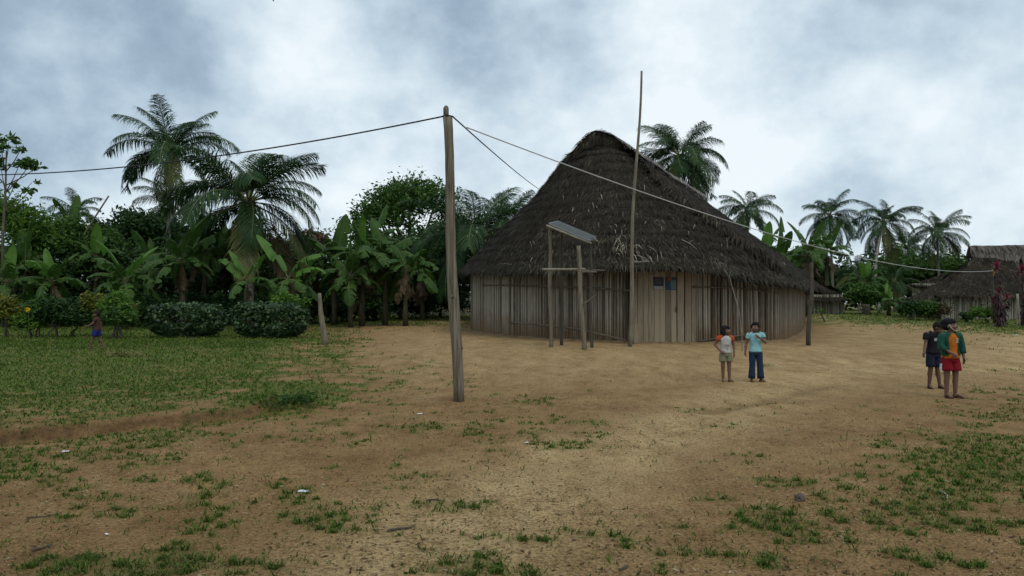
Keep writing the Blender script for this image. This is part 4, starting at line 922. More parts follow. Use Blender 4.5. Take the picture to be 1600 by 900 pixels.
def banana(label, crown, base, size=1.0, n=9, young=2, dry=2, seed=1, els=None, group='banana plants at the edge of the green', wide=1.0, az0=None, stem_r=.11):
    n += 3 if els is None else 0
    rs = random.Random(seed); crown, base = Vector(crown), Vector(base); t = thing('banana_plant', label, 'banana plant', base, 0, group); c = crown - base
    if c.z < .15: c.z = .15
    pts = [c * f + Vector((rs.uniform(-.04, .04), 0, 0)) if f > 0 else Vector((0, 0, -.1)) for f in (0, .25, .5, .75, 1.0)]
    MB().tube(pts, [stem_r * size * 1.3, stem_r * 1.15 * size, stem_r * size, stem_r * .8 * size, stem_r * .45 * size], 9, wob=.08).build('stem', M['banana_stem'], t, True)
    for i in range(n + dry):
        f = i / max(1, n - 1)
        if i >= n: el = rs.uniform(-75, -40); kind = 'banana_dry'
        else: el = els[i] if els else 84 - 96 * min(1, f) ** .8 + rs.uniform(-12, 12); kind = 'banana_young' if i < young else 'banana'
        az = (az0[i] if az0 and i < len(az0) else i * 2.39996 + rs.uniform(-.5, .5) + seed)
        j = min(range(7), key=lambda q: abs(BL[kind][q][0] - el)); o = bpy.data.objects.new('leaf', BL[kind][j][1][rs.randint(0, 1)])
        s = size * rs.uniform(.60, .98) * (.8 if i >= n else 1); o.location = c + Vector((0, 0, -.12 * f * size)); o.rotation_euler = (rs.uniform(-.25, .25), R(BL[kind][j][0] - el), az); o.scale = (s, s * wide, s); link(o, t)
    return t
def bp_(label, cpx, cpy, Y, size, seed, **k):
    return banana(label, D(cpx, cpy, Y), on_ground(cpx + k.pop('dx', 0), Y), size, seed=seed, **k)
R_, L_az, F_az, B_az = 0.0, math.pi, -math.pi / 2, math.pi / 2
bp_('banana plant with low spreading leaves behind the yellow flower, far left', 82, 438, 41, 1.0, 2, n=9, young=2)
bp_('banana plant with an upright pale young leaf, behind the walking boy', 196, 440, 39, 1.12, 4, n=10, young=2)
bp_('big leaved banana plant between the tallest palm and the first clipped bush', 285, 408, 41, 1.25, 6, n=10, young=0)
bp_('banana plant under the broad palm, its torn leaves hanging', 320, 395, 44, 1.25, 7, n=9, young=1)
bp_('small bright banana plant with two upright young leaves, right of the first clipped bush', 385, 437, 37, .9, 9, n=7, young=3, els=[72, 66, 58, 20, 5, 0, -8], az0=[L_az + .2, R_ + .2, L_az - .4, R_ - .4, L_az - .6, F_az, R_ + .5], dry=1)
bp_('bright banana plant with two upright young leaves, directly above the second clipped bush', 450, 434, 37, 1.05, 12, n=8, young=3, els=[66, 62, 40, 10, 0, -5, 15, -10], az0=[L_az + .1, R_ + .1, R_ - .3, L_az - .3, R_ - .8, F_az, L_az - 1, R_ + .7], dry=1)
bp_('banana plant with a narrow upright leaf, at the left side of the dark banana clump', 522, 405, 44, 1.15, 15, n=9, young=0, dry=2)
bp_('banana plant with two tall upright leaves in the middle of the dark banana clump', 566, 398, 43, 1.3, 18, n=10, young=1, dry=3)
bp_('banana plant with drooping blue green leaves at the right of the dark clump', 602, 400, 44, 1.25, 21, n=10, young=0, dry=3)
bp_('low banana plant in front of the dark banana clump', 548, 432, 41.5, 1.0, 25, n=8, young=0, dry=2)
bp_('banana plant with brown hanging leaves at the right end of the dark clump', 634, 420, 43, 1.1, 28, n=8, young=0, dry=4)
bp_('banana plant in the deep shade behind the clump, left of the pole', 660, 425, 49, 1.1, 30, n=8, young=0, dry=3)
bp_('banana plant with tall upright leaves poking above the bushes, far left', 108, 352, 50, .85, 33, n=7, young=0, dry=1, els=[84, 70, 60, 40, 20, 10, 0])
bp_('banana plant at the left edge behind the yellow bush', 12, 440, 41, 1.0, 36, n=8, young=1)
bp_('banana plant deep in the dark mass left of the tallest palm trunk', 238, 418, 45, 1.1, 71, n=9, young=0, dry=2)
bp_('banana plant in the dark mass right under the crown of the broad palm', 352, 412, 46, 1.1, 72, n=9, young=0, dry=3)
bp_('banana plant half hidden behind the two upright pale leaves above the second clipped bush', 482, 418, 45, 1.15, 73, n=9, young=0, dry=2)
bp_('banana plant among the tall green bushes, right of the far left bush', 150, 402, 46, 1.1, 74, n=8, young=1, dry=1)
bp_('banana plant below the tall bright bush at the far left', 40, 412, 44, 1.0, 75, n=8, young=0, dry=1)
bp_('leaning banana plant at the very back of the dark banana clump', 585, 385, 49, 1.3, 76, n=9, young=0, dry=2)
bp_('banana plant with a tall broad leaf just right of the big roof', 1222, 402, 57, 1.35, 40, n=10, young=0, dry=2)
bp_('banana plant with torn leaves behind the dark corner post', 1262, 398, 54, 1.3, 44, n=10, young=0, dry=3)
bp_('banana plant hanging over the small cane walled hut', 1292, 392, 64, 1.3, 47, n=9, young=0, dry=3)
bp_('banana plant behind the right slope of the big roof', 1196, 398, 62, 1.2, 49, n=8, young=1, dry=1)
bp_('bright leafy banana plant in the gap beyond the small hut', 1350, 440, 62, 1.05, 52, n=12, young=3, dry=1)
bp_('low banana plant right of the dark stump', 1390, 472, 56, .75, 55, n=9, young=2, dry=1)

# ------------------------------------------------------------------ broadleaf trees and shrubs
def leaf_quads(C, N_, size, rs, aspect=.42, up=.5):
    """diamond leaves at centres C, roughly facing N_"""
    n = len(C); d = rs.randn(n, 3); d[:, 2] *= .6; d[:, 2] -= .25; d /= np.linalg.norm(d, axis=1, keepdims=True)
    nn = N_ * up + rs.randn(n, 3) * .55 + np.array([0, 0, .35]); s = np.cross(nn, d); s /= np.linalg.norm(s, axis=1, keepdims=True) + 1e-9
    l = (size * (.6 + .8 * rs.rand(n)))[:, None]; A = C - d * l * .5; B = C + d * l * .5; m_ = C - d * l * .06
    V = np.stack([A, m_ + s * l * aspect * .5, B, m_ - s * l * aspect * .5], 1).reshape(-1, 3)
    return V, np.arange(4 * n).reshape(-1, 4)
def clumps(lobes, n_clump, per, r_cl, size, seed, fill=.35, flat_=.75):
    """leaves gathered in twig clumps spread through a set of lobes (centre, radii)"""
    rs = np.random.RandomState(seed); C = []; Nn = []
    vol = np.array([l[1][0] * l[1][1] * l[1][2] for l in lobes]) ** .67; pr = vol / vol.sum()
    for _ in range(n_clump):
        c, r = lobes[rs.choice(len(lobes), p=pr)]; d = rs.randn(3); d /= np.linalg.norm(d)
        if d[2] < -.35: d[2] *= -.6
        k = 1 - fill * rs.rand() ** 1.5 if rs.rand() < .82 else rs.rand() ** .5
        p = np.array(c) + d * np.array(r) * k; q = int(per * rs.uniform(.5, 1.4)); rr = r_cl * rs.uniform(.6, 1.35)
        o = rs.randn(q, 3) * rr * .55 * np.array([1, 1, flat_]); C.append(p + o); Nn.append(np.tile(d, (q, 1)) * .6 + o / (rr + 1e-6) * .5)
    return leaf_quads(np.concatenate(C), np.concatenate(Nn), size, rs)
def broadleaf(name, label, cat, base, lobes, m, n_clump, per, r_cl, size, seed, trunk_r=.15, group=None, fill=.35, limbs=True, stems=1):
    base = Vector(base); t = thing(name, label, cat, base, 0, group); B = np.array(base); rs = random.Random(seed)
    lob = [(np.array(c) - B, r) for c, r in lobes]; V, F = clumps(lob, n_clump, per, r_cl, size, seed, fill)
    mesh_obj('crown' if trunk_r > .06 else 'foliage', np_mesh('crown', V, F), M[m], t)
    mb = MB()
    for k in range(stems):
        o = Vector((rs.uniform(-.2, .2), rs.uniform(-.2, .2), 0)) * (stems > 1)
        for i, (c, r) in enumerate(lob):
            c = Vector(c); fork = Vector((c.x * .25, c.y * .25, max(.1, c.z * .45)))
            if i == 0 or not limbs: mb.tube([o + Vector((0, 0, -.15)), o + fork * .5, fork, fork.lerp(c, .6), c + Vector((0, 0, r[2] * .5))], [trunk_r * 1.3, trunk_r, trunk_r * .8, trunk_r * .5, trunk_r * .12], 8, wob=.08)
            else:
                mb.tube([fork, fork.lerp(c, .5) + Vector((0, 0, .1)), c], [trunk_r * .55, trunk_r * .4, trunk_r * .15], 6, wob=.08)
            for _ in range(3 if trunk_r > .06 else 1):
                d = Vector((rs.gauss(0, 1), rs.gauss(0, 1), rs.gauss(.3, 1))).normalized(); mb.tube([c, c + Vector((d.x * r[0], d.y * r[1], d.z * r[2])) * .8], [trunk_r * .22, trunk_r * .05], 5)
    mb.build('trunk' if trunk_r > .06 else 'stem', M['bark'], t, True)
    return t
def lobe(px, py, Y, rx, rz, ry=None): p = D(px, py, Y); k = Y / FPX; return (tuple(p), (rx * k, (ry if ry else rx) * k, rz * k))
# the big round tree and its neighbours
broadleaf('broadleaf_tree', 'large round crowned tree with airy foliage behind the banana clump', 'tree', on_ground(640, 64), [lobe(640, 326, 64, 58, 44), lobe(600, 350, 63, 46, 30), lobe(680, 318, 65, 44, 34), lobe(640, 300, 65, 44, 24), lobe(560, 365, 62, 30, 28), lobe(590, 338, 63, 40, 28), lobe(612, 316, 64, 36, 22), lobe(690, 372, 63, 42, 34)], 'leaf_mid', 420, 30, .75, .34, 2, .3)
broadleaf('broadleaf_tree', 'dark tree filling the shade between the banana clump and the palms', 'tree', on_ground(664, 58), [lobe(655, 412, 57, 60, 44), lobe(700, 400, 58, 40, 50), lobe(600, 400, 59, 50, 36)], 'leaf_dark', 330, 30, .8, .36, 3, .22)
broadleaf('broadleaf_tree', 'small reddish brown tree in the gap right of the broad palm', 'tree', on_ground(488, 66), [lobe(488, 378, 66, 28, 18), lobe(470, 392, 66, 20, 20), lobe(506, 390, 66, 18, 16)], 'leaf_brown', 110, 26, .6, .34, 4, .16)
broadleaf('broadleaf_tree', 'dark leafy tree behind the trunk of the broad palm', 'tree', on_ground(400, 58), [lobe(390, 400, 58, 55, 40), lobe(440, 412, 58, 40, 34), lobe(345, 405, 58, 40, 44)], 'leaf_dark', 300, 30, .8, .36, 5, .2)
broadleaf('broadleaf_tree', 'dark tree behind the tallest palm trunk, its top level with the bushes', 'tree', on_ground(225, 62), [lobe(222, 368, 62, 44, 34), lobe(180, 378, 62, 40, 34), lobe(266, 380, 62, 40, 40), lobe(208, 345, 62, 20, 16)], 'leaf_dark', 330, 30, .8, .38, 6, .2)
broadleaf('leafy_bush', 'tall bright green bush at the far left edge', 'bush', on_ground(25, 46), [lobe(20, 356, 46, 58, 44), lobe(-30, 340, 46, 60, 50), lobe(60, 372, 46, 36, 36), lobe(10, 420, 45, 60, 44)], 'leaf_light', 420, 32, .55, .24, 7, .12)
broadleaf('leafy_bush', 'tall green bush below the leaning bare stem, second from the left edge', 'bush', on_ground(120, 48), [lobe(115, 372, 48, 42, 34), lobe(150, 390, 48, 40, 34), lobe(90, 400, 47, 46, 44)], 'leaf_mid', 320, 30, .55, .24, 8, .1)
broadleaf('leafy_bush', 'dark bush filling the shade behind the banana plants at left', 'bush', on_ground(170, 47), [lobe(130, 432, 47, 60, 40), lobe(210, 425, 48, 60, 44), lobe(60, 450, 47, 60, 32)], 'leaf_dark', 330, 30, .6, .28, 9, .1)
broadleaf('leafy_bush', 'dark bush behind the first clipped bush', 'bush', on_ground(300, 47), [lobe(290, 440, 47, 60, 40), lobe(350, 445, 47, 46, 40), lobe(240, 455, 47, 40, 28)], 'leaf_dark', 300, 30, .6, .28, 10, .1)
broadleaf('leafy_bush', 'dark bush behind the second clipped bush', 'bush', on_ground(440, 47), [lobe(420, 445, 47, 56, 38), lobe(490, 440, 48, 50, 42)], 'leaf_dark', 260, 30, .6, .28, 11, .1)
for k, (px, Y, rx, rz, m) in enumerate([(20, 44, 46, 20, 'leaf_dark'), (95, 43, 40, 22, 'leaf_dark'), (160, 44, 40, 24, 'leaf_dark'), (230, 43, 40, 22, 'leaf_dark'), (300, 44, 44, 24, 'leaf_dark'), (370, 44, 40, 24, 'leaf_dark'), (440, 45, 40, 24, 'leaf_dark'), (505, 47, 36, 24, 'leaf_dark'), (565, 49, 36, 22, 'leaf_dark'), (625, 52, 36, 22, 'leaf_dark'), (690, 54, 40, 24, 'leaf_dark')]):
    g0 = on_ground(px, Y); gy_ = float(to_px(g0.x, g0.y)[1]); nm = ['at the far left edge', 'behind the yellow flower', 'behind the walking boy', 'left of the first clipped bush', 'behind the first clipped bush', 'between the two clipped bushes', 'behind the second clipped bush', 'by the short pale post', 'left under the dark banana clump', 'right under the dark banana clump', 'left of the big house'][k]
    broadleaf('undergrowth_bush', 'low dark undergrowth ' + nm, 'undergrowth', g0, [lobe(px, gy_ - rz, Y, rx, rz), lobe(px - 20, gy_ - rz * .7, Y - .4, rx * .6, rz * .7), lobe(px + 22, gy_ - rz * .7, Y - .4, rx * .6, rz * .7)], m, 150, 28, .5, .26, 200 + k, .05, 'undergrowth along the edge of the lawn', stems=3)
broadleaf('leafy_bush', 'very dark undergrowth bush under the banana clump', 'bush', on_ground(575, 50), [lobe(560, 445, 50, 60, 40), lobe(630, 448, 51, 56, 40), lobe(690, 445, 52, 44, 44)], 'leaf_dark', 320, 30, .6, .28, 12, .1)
# tall thin tree with big leaf tufts at the far left
t = thing('slender_tree', 'slender tree with tufts of large leaves against the sky, far left', 'tree', on_ground(5, 42)); B = Vector(t.location); mb = MB(); Cs = []
trunk_top = D(10, 235, 42) - B; mb.tube([Vector((0, 0, -.2)), trunk_top * .5 + Vector((-.1, 0, 0)), trunk_top * .8, trunk_top], [.09, .07, .05, .03], 8)
lobs = []
for (px, py, r) in ((14, 222, 15), (2, 232, 12), (30, 238, 10), (46, 258, 14), (30, 258, 8), (56, 262, 8), (50, 285, 10), (2, 262, 10), (22, 290, 8), (-20, 250, 20), (45, 300, 8)):
    c = D(px, py, 42 + random.uniform(-.4, .4)); lobs.append((np.array(c - B), (r * 42 / FPX, r * 42 / FPX, r * 42 / FPX * .7)))
    q = c - B; z0 = max(.3, q.z - .9 - random.random() * .6); s = trunk_top * (z0 / trunk_top.z); mb.tube([s, s.lerp(q, .6) + Vector((0, 0, -.1)), q], [.035, .026, .014], 6)
V, F = clumps(lobs, 70, 9, .22, .34, 77, .6); mesh_obj('crown', np_mesh('crown', V, F), M['leaf_mid'], t); mb.build('trunk', M['bark'], t, True)
p0 = D(148, 345, 47); q = wood_pole('bare_stem', 'bare leaning grey stem poking up from the bushes at left', 'dead stem', on_ground(45, 47.5), D(170, 306, 47), .06, .045, M['post'], 10, .02)
# clipped bushes on the lawn
def clipped(label, x0, x1, y0, y1, Y, seed):
    base = on_ground((x0 + x1) / 2, Y); k = Y / FPX; w = (x1 - x0) / 2 * k; h = D(0, y0, Y).z - base.z; t = thing('clipped_bush', label, 'bush', base, 0, 'clipped bushes on the lawn'); rs = np.random.RandomState(seed)
    n = 6000; d = rs.randn(n, 3); d /= np.linalg.norm(d, axis=1, keepdims=True); sq = np.sign(d) * np.abs(d) ** .64; sq /= np.maximum(1, np.abs(sq).max(1, keepdims=True)) ; kk = (1 - .25 * rs.rand(n) ** 2 + .16 * (rs.rand(n) < .05) * rs.rand(n))[:, None]
    lump = (1 + .26 * (fbm(sq[:, 0] * 3 + seed, sq[:, 2] * 3 + sq[:, 1] * 2, 3) - .5))[:, None]
    C = sq * kk * lump * np.array([w * 1.0, w * .72, h * .50]) + np.array([0, 0, h * .50]); C = C[C[:, 2] > .08]; C[:, :2] *= (1 - .22 * np.clip(1 - C[:, 2:3] / (h * .45), 0, 1))
    nm = C / np.array([w, w, h]) ; nm[:, 2] -= .4
    V, F = leaf_quads(C, nm * 1.2, .15, rs, .55, .7); mesh_obj('foliage', np_mesh('foliage', V, F), M['leaf_hedge'], t)
    mb = MB()
    for i in range(9): a = rs.rand() * 6.28; p = Vector((math.cos(a) * w * .55, math.sin(a) * w * .35, 0)); mb.tube([p + Vector((0, 0, -.05)), p * 1.2 + Vector((0, 0, h * .8))], [.025, .012], 5)
    mb.build('stem', M['bark'], t)
clipped('left one of two clipped round dark bushes on the lawn', 233, 351, 474, 527, 30.5, 3)
clipped('right one of two clipped round dark bushes, the one by the short pale post', 366, 481, 473, 529, 30.0, 4)
def bush(label, px, py, Y, rx, rz, m, seed, n=90, size=.15, name='garden_shrub', stems=3, per=24):
    return broadleaf(name, label, 'shrub', on_ground(px, Y), [lobe(px, py, Y, rx, rz), lobe(px - rx * .5, py + rz * .3, Y, rx * .7, rz * .7), lobe(px + rx * .5, py + rz * .25, Y - .2, rx * .7, rz * .75)], m, n, per, .26, size, seed, .03, stems=stems)
bush('dark leafy shrub left of the walking boy', 88, 490, 30, 22, 24, 'leaf_dark', 31, 120)
bush('dark shrub directly behind the walking boy', 122, 494, 31, 20, 22, 'leaf_dark', 32, 110)
bush('yellow leaved shrub directly above the walking boy head', 146, 476, 31, 10, 18, 'leaf_yellow', 33, 60)
bush('bright green small tree right of the walking boy', 182, 482, 29.5, 18, 24, 'leaf_light', 34, 110)
bush('dark lower shrub on a thin stem right of the walking boy', 186, 496, 29, 18, 14, 'leaf_mid', 35, 80)
bush('yellow green shrub at the left edge of the lawn', 8, 486, 31, 20, 24, 'leaf_yellow', 36, 120)
bush('green shrub with a thin stem right of the yellow flower', 62, 482, 30, 14, 14, 'leaf_mid', 37, 70)
bush('low light green plant under the yellow flower', 46, 503, 30, 16, 12, 'leaf_light', 38, 60)
bush('low bright green weeds behind the second clipped bush', 447, 470, 33, 22, 9, 'leaf_light', 39, 60)
fl = G(44, 520); t = thing('yellow_flower', 'single yellow flower among the shrubs at the far left', 'flower', on_ground(44, 29.6)); q = D(44, 484, 29.6) - Vector(t.location)
M['petal'] = mat('petal', (.75, .50, .01), rough=.6); mb = MB()
for k in range(9): a = k * .7; d = Vector((math.cos(a) * .12, -.03, math.sin(a) * .10)); s = Vector((-math.sin(a), 0, math.cos(a))) * .05; mb.add([q, q + d * .6 + s, q + d, q + d * .6 - s], [(0, 1, 2, 3)])
mb.build('petals', M['petal'], t); MB().tube([(0, 0, 0), q * .5 + Vector((.03, 0, 0)), q], .012, 5).build('stem', M['rachis'], t)
# weeds on the turf mound
mp_ = G(452, 630); t = broadleaf('weed_clump', 'dark leafy weeds on the small turf mound at the end of the earth bank', 'weeds', mp_, [lobe(440, 627, mp_.y, 28, 7), lobe(478, 624, mp_.y - .1, 20, 8)], 'leaf_mid', 34, 18, .10, .06, 41, .012, stems=1)
# across the green at the right
bush('dark shrub at the foot of the low dark roof', 1424, 482, 50, 16, 12, 'leaf_dark', 43, 110, .2)
bush('green shrub with a white flower in front of the low dark roof', 1452, 482, 49.5, 18, 11, 'leaf_mid', 44, 110, .2)
bush('dull reddish shrub left of the pale cane wall', 1470, 484, 49, 10, 9, 'leaf_brown', 45, 60, .18)
bush('bright yellow green shrub in front of the pale cane wall', 1538, 488, 46, 15, 4, 'leaf_light', 46, 120, .18)
bush('small dark shrub against the pale cane wall', 1511, 494, 47.5, 5, 3, 'leaf_dark', 47, 40, .15)
bush('leafy green shrub in the gap between the small hut and the bare pale trunk', 1355, 462, 60, 32, 22, 'leaf_mid', 48, 200, .3)
broadleaf('broadleaf_tree', 'bright green tree behind the low dark roof and the palm trunks', 'tree', on_ground(1440, 92), [lobe(1430, 425, 92, 50, 26), lobe(1470, 420, 92, 40, 26), lobe(1385, 440, 92, 40, 24), lobe(1500, 425, 93, 40, 20), lobe(1400, 410, 94, 28, 20)], 'leaf_mid', 300, 28, 1.0, .5, 49, .25)
broadleaf('broadleaf_tree', 'dark tree line tree behind the small hut', 'tree', on_ground(1310, 95), [lobe(1300, 445, 95, 60, 28), lobe(1350, 450, 95, 40, 22), lobe(1250, 430, 92, 50, 40)], 'leaf_dark', 280, 28, 1.0, .5, 50, .25)
# red leaved plants
def ti_plant(label, px, Y, tops, seed, r0=.03):
    t = thing('red_leaf_plant', label, 'plant', on_ground(px, Y), 0, 'red leaved plants at the right edge'); B = Vector(t.location); rs = random.Random(seed); st = MB()
    red = MB(); plum = MB()
    for (tx, ty, n, l) in tops:
        q = D(tx, ty, Y + rs.uniform(-.3, .3)) - B; st.tube([Vector((rs.uniform(-.1, .1), 0, -.05)), q * .55 + Vector((rs.uniform(-.08, .08), 0, 0)), q], [.035, .03, .02], 6)
        for i in range(n):
            a = i * 2.4 + rs.random(); e = R(85 - 120 * i / n); d = Vector((math.cos(a) * math.cos(e), math.sin(a) * math.cos(e), math.sin(e))); s = d.cross(Vector((0, 0, 1)) if abs(d.z) < .95 else Vector((1, 0, 0))).normalized() * .055; p1 = q + d * l * .5; p2 = q + d * l + Vector((0, 0, -.18 * l))
            red.add([q - s * .3, q + s * .3, p1 + s, p1 - s, p2 + s * .1, p2 - s * .1], [(0, 1, 2, 3), (3, 2, 4, 5)])
        for i in range(60):
            f = rs.uniform(.08, .9); p = q * f; a = rs.uniform(0, 6.28); d = Vector((math.cos(a), math.sin(a), rs.uniform(-.8, .2))).normalized(); l2 = l * rs.uniform(.6, .95); s = d.cross(Vector((0, 0, 1))).normalized() * .045; p1 = p + d * l2 * .5; p2 = p + d * l2 + Vector((0, 0, -.2))
            plum.add([p - s * .3, p + s * .3, p1 + s, p1 - s, p2 + s * .1, p2 - s * .1], [(0, 1, 2, 3), (3, 2, 4, 5)])
    red.build('red_foliage', M['leaf_red'], t); plum.build('lower_foliage', M['leaf_plum'], t); st.build('stem', M['bark'], t)
ti_plant('tall red topped leafy plant where the pale wire ends, second from the right edge', 1562, 42, [(1558, 418, 26, .52), (1560, 458, 16, .42), (1552, 470, 14, .42), (1574, 466, 12, .40), (1566, 482, 12, .4)], 3)
ti_plant('red topped leafy plant cut by the right edge', 1598, 43, [(1596, 424, 26, .5), (1610, 440, 20, .5), (1606, 470, 14, .4)], 4)
M['insul'] = mat('yellow_tie', (.24, .15, .03), (.32, .21, .05), 8, .6); o = MB().tube([(0, 0, .06), (.02, 0, -.08), (.0, 0, -.30)], [.05, .065, .03], 8).build('wire_anchor', M['insul']); o.location = fa; tag(o, 'yellow wire anchor at the end of the pale wire', 'wire anchor')
pst = on_ground(1553, 46.2); wood_pole('wooden_post', 'dark post behind the red leaved plant, holding the pale wire', 'post', pst, fa + Vector((0, .12, .15)), .07, .06, M['post_dark'], 8, .02)
# cane fence in the shade behind the banana clump
fr = thing('cane_fence', 'dim cane fence in the deep shade between banana clump and big house', 'fence', on_ground(670, 56)); fo = Vector(fr.location)
pth = [on_ground(x, 56 + .006 * (x - 560)) - fo for x in range(548, 745, 14)]
cane_wall(pth, lambda s, p: p.z + 1.35 + random.uniform(-.1, .1), 'canes', M['cane_far'], fr, step=.13)
MB().tube([p + Vector((0, -.06, 1.0)) for p in pth], .04, 6).build('rail', M['batten'], fr)
# the wood that closes the view: one uncountable mass of far foliage
lobs = []
for px in range(-500, 2150, 32):
    if 740 < px < 1180: continue
    Y = random.uniform(92, 112); py = (402 if px < 740 else 440) + random.uniform(-16, 16); lobs.append(lobe(px, py, Y, 34, 30)); lobs.append(lobe(px + 10, 452, Y - 3, 40, 32)); lobs.append(lobe(px, 474, Y - 5, 40, 22))
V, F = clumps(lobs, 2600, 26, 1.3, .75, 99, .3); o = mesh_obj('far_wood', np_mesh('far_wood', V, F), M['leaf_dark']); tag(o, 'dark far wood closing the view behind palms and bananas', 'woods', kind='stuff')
# the tree whose leaf dips into the top of the picture: it stands beside the photographer
t = thing('overhanging_tree', 'leaf tip of an overhanging tree dipping into the top edge of the picture', 'tree', (-3.4, -2.6, gz1(-3.4, -2.6))); B = np.array(t.location)
lobs = [(np.array(c) - B, r) for c, r in [((-3.0, -2.2, 6.2), (3.2, 2.8, 1.3)), ((0.8, -1.8, 6.4), (3.0, 2.6, 1.2)), ((-6, -2, 6.0), (2.4, 2.4, 1.2)), ((3.8, -1.6, 6.4), (2.2, 2.2, 1.0)), ((-1, -4.5, 6.8), (3.5, 2.5, 1.4))]]
V, F = clumps(lobs, 420, 26, .5, .26, 123, .9)
tipp = D(428, 3, 4.2) - Vector(B); q0 = tipp + Vector((-.05, 0, .16)); sdv = Vector((.028, .0, .012))
LV = [q0, q0.lerp(tipp, .55) + sdv, tipp, q0.lerp(tipp, .55) - sdv]
tb = MB().add(LV, [(0, 1, 2, 3)])
V2 = np.concatenate([V, np.array([tuple(v) for v in tb.v])]); F2 = np.concatenate([F, np.array(tb.f) + len(V)])
mesh_obj('crown', np_mesh('crown', V2, F2), M['leaf_mid'], t); mb = MB()
mb.tube([(0, 0, -.2), (.1, 0, 2.5), (.4, .3, 5.0), (1.2, .6, 6.2)], [.28, .22, .17, .08], 10, wob=.06); mb.tube([(.4, .3, 5.0), (2.5, .8, 6.2), (5.5, .8, 6.5)], [.14, .09, .04], 8); mb.tube([(.3, .2, 4.6), (-2.2, .6, 5.9)], [.12, .05], 8)
mb.tube([(1.2, .6, 6.2), Vector((1.8, 3.5, 5.2)), q0 + Vector((-.05, -.1, .5)), q0], [.05, .03, .012, .004], 6); mb.build('trunk', M['bark'], t, True)
# ------------------------------------------------------------------ children
_bm = bmesh.new(); bmesh.ops.create_icosphere(_bm, subdivisions=2, radius=1); ICO_V = np.array([v.co[:] for v in _bm.verts]); ICO_F = np.array([[v.index for v in f.verts] for f in _bm.faces]); _bm.free()
class Blob:
    """ellipsoids and tapered limbs that grow together into one continuous skin"""
    def __init__(s): s.V = []; s.F = []; s.b = 0
    def ell(s, c, r, rot=None):
        V = ICO_V * np.array(r if hasattr(r, '__len__') else (r, r, r)); V = V @ np.array(rot.to_3x3()).T if rot is not None else V
        s.V.append(V + np.array(c)); s.F.append(ICO_F + s.b); s.b += len(V); return s
    def limb(s, pts, rad):
        pts = [Vector(p) for p in pts]
        for i in range(len(pts) - 1):
            a, b_ = pts[i], pts[i + 1]; n = max(2, int((b_ - a).length / (min(rad[i], rad[i + 1]) * .35)))
            for k in range(n + (i == len(pts) - 2)): f = k / n; s.ell(a.lerp(b_, f), rad[i] * (1 - f) + rad[i + 1] * f)
        return s
    def build(s, name, m, parent, voxel, smooth_it=6, disp=0.0):
        me = bpy.data.meshes.new(name); V = np.concatenate(s.V); F = np.concatenate(s.F); me = np_mesh(name, V, F); tmp = bpy.data.objects.new('tmp', me); COL.objects.link(tmp)
        md = tmp.modifiers.new('r', 'REMESH'); md.mode = 'VOXEL'; md.voxel_size = voxel; md.use_smooth_shade = True
        sm = tmp.modifiers.new('s', 'SMOOTH'); sm.iterations = smooth_it; sm.factor = .5
        dg = bpy.context.evaluated_depsgraph_get(); dg.update(); me2 = bpy.data.meshes.new_from_object(tmp.evaluated_get(dg)); me2.name = name
        bpy.data.objects.remove(tmp); bpy.data.meshes.remove(me)
        if disp:
            for v in me2.vertices: v.co += v.normal * disp * mnoise.noise(v.co * 60)
        return mesh_obj(name, me2, m, parent, True)
def ring(c, rx, ry, n=22, tilt=None, wr=0.0, seed=0, axis=None):
    """closed ring of points; axis = direction of the tube"""
    c = Vector(c); out = []
    if axis is None: X, Y = Vector((1, 0, 0)), Vector((0, 1, 0))
    else:
        a = Vector(axis).normalized(); X = Vector((1, 0, 0)); X = (X - a * X.dot(a)); X = X.normalized() if X.length > .2 else (Vector((0, 1, 0)) - a * a.y).normalized(); Y = a.cross(X)
    for i in range(n):
        t = 2 * math.pi * i / n; k = 1 + (wr * math.sin(5 * t + seed) * .6 + wr * math.sin(9 * t + 2.3 * seed) * .4 if wr else 0)
        out.append(c + X * (math.cos(t) * rx * k) + Y * (math.sin(t) * ry * k))
    return out
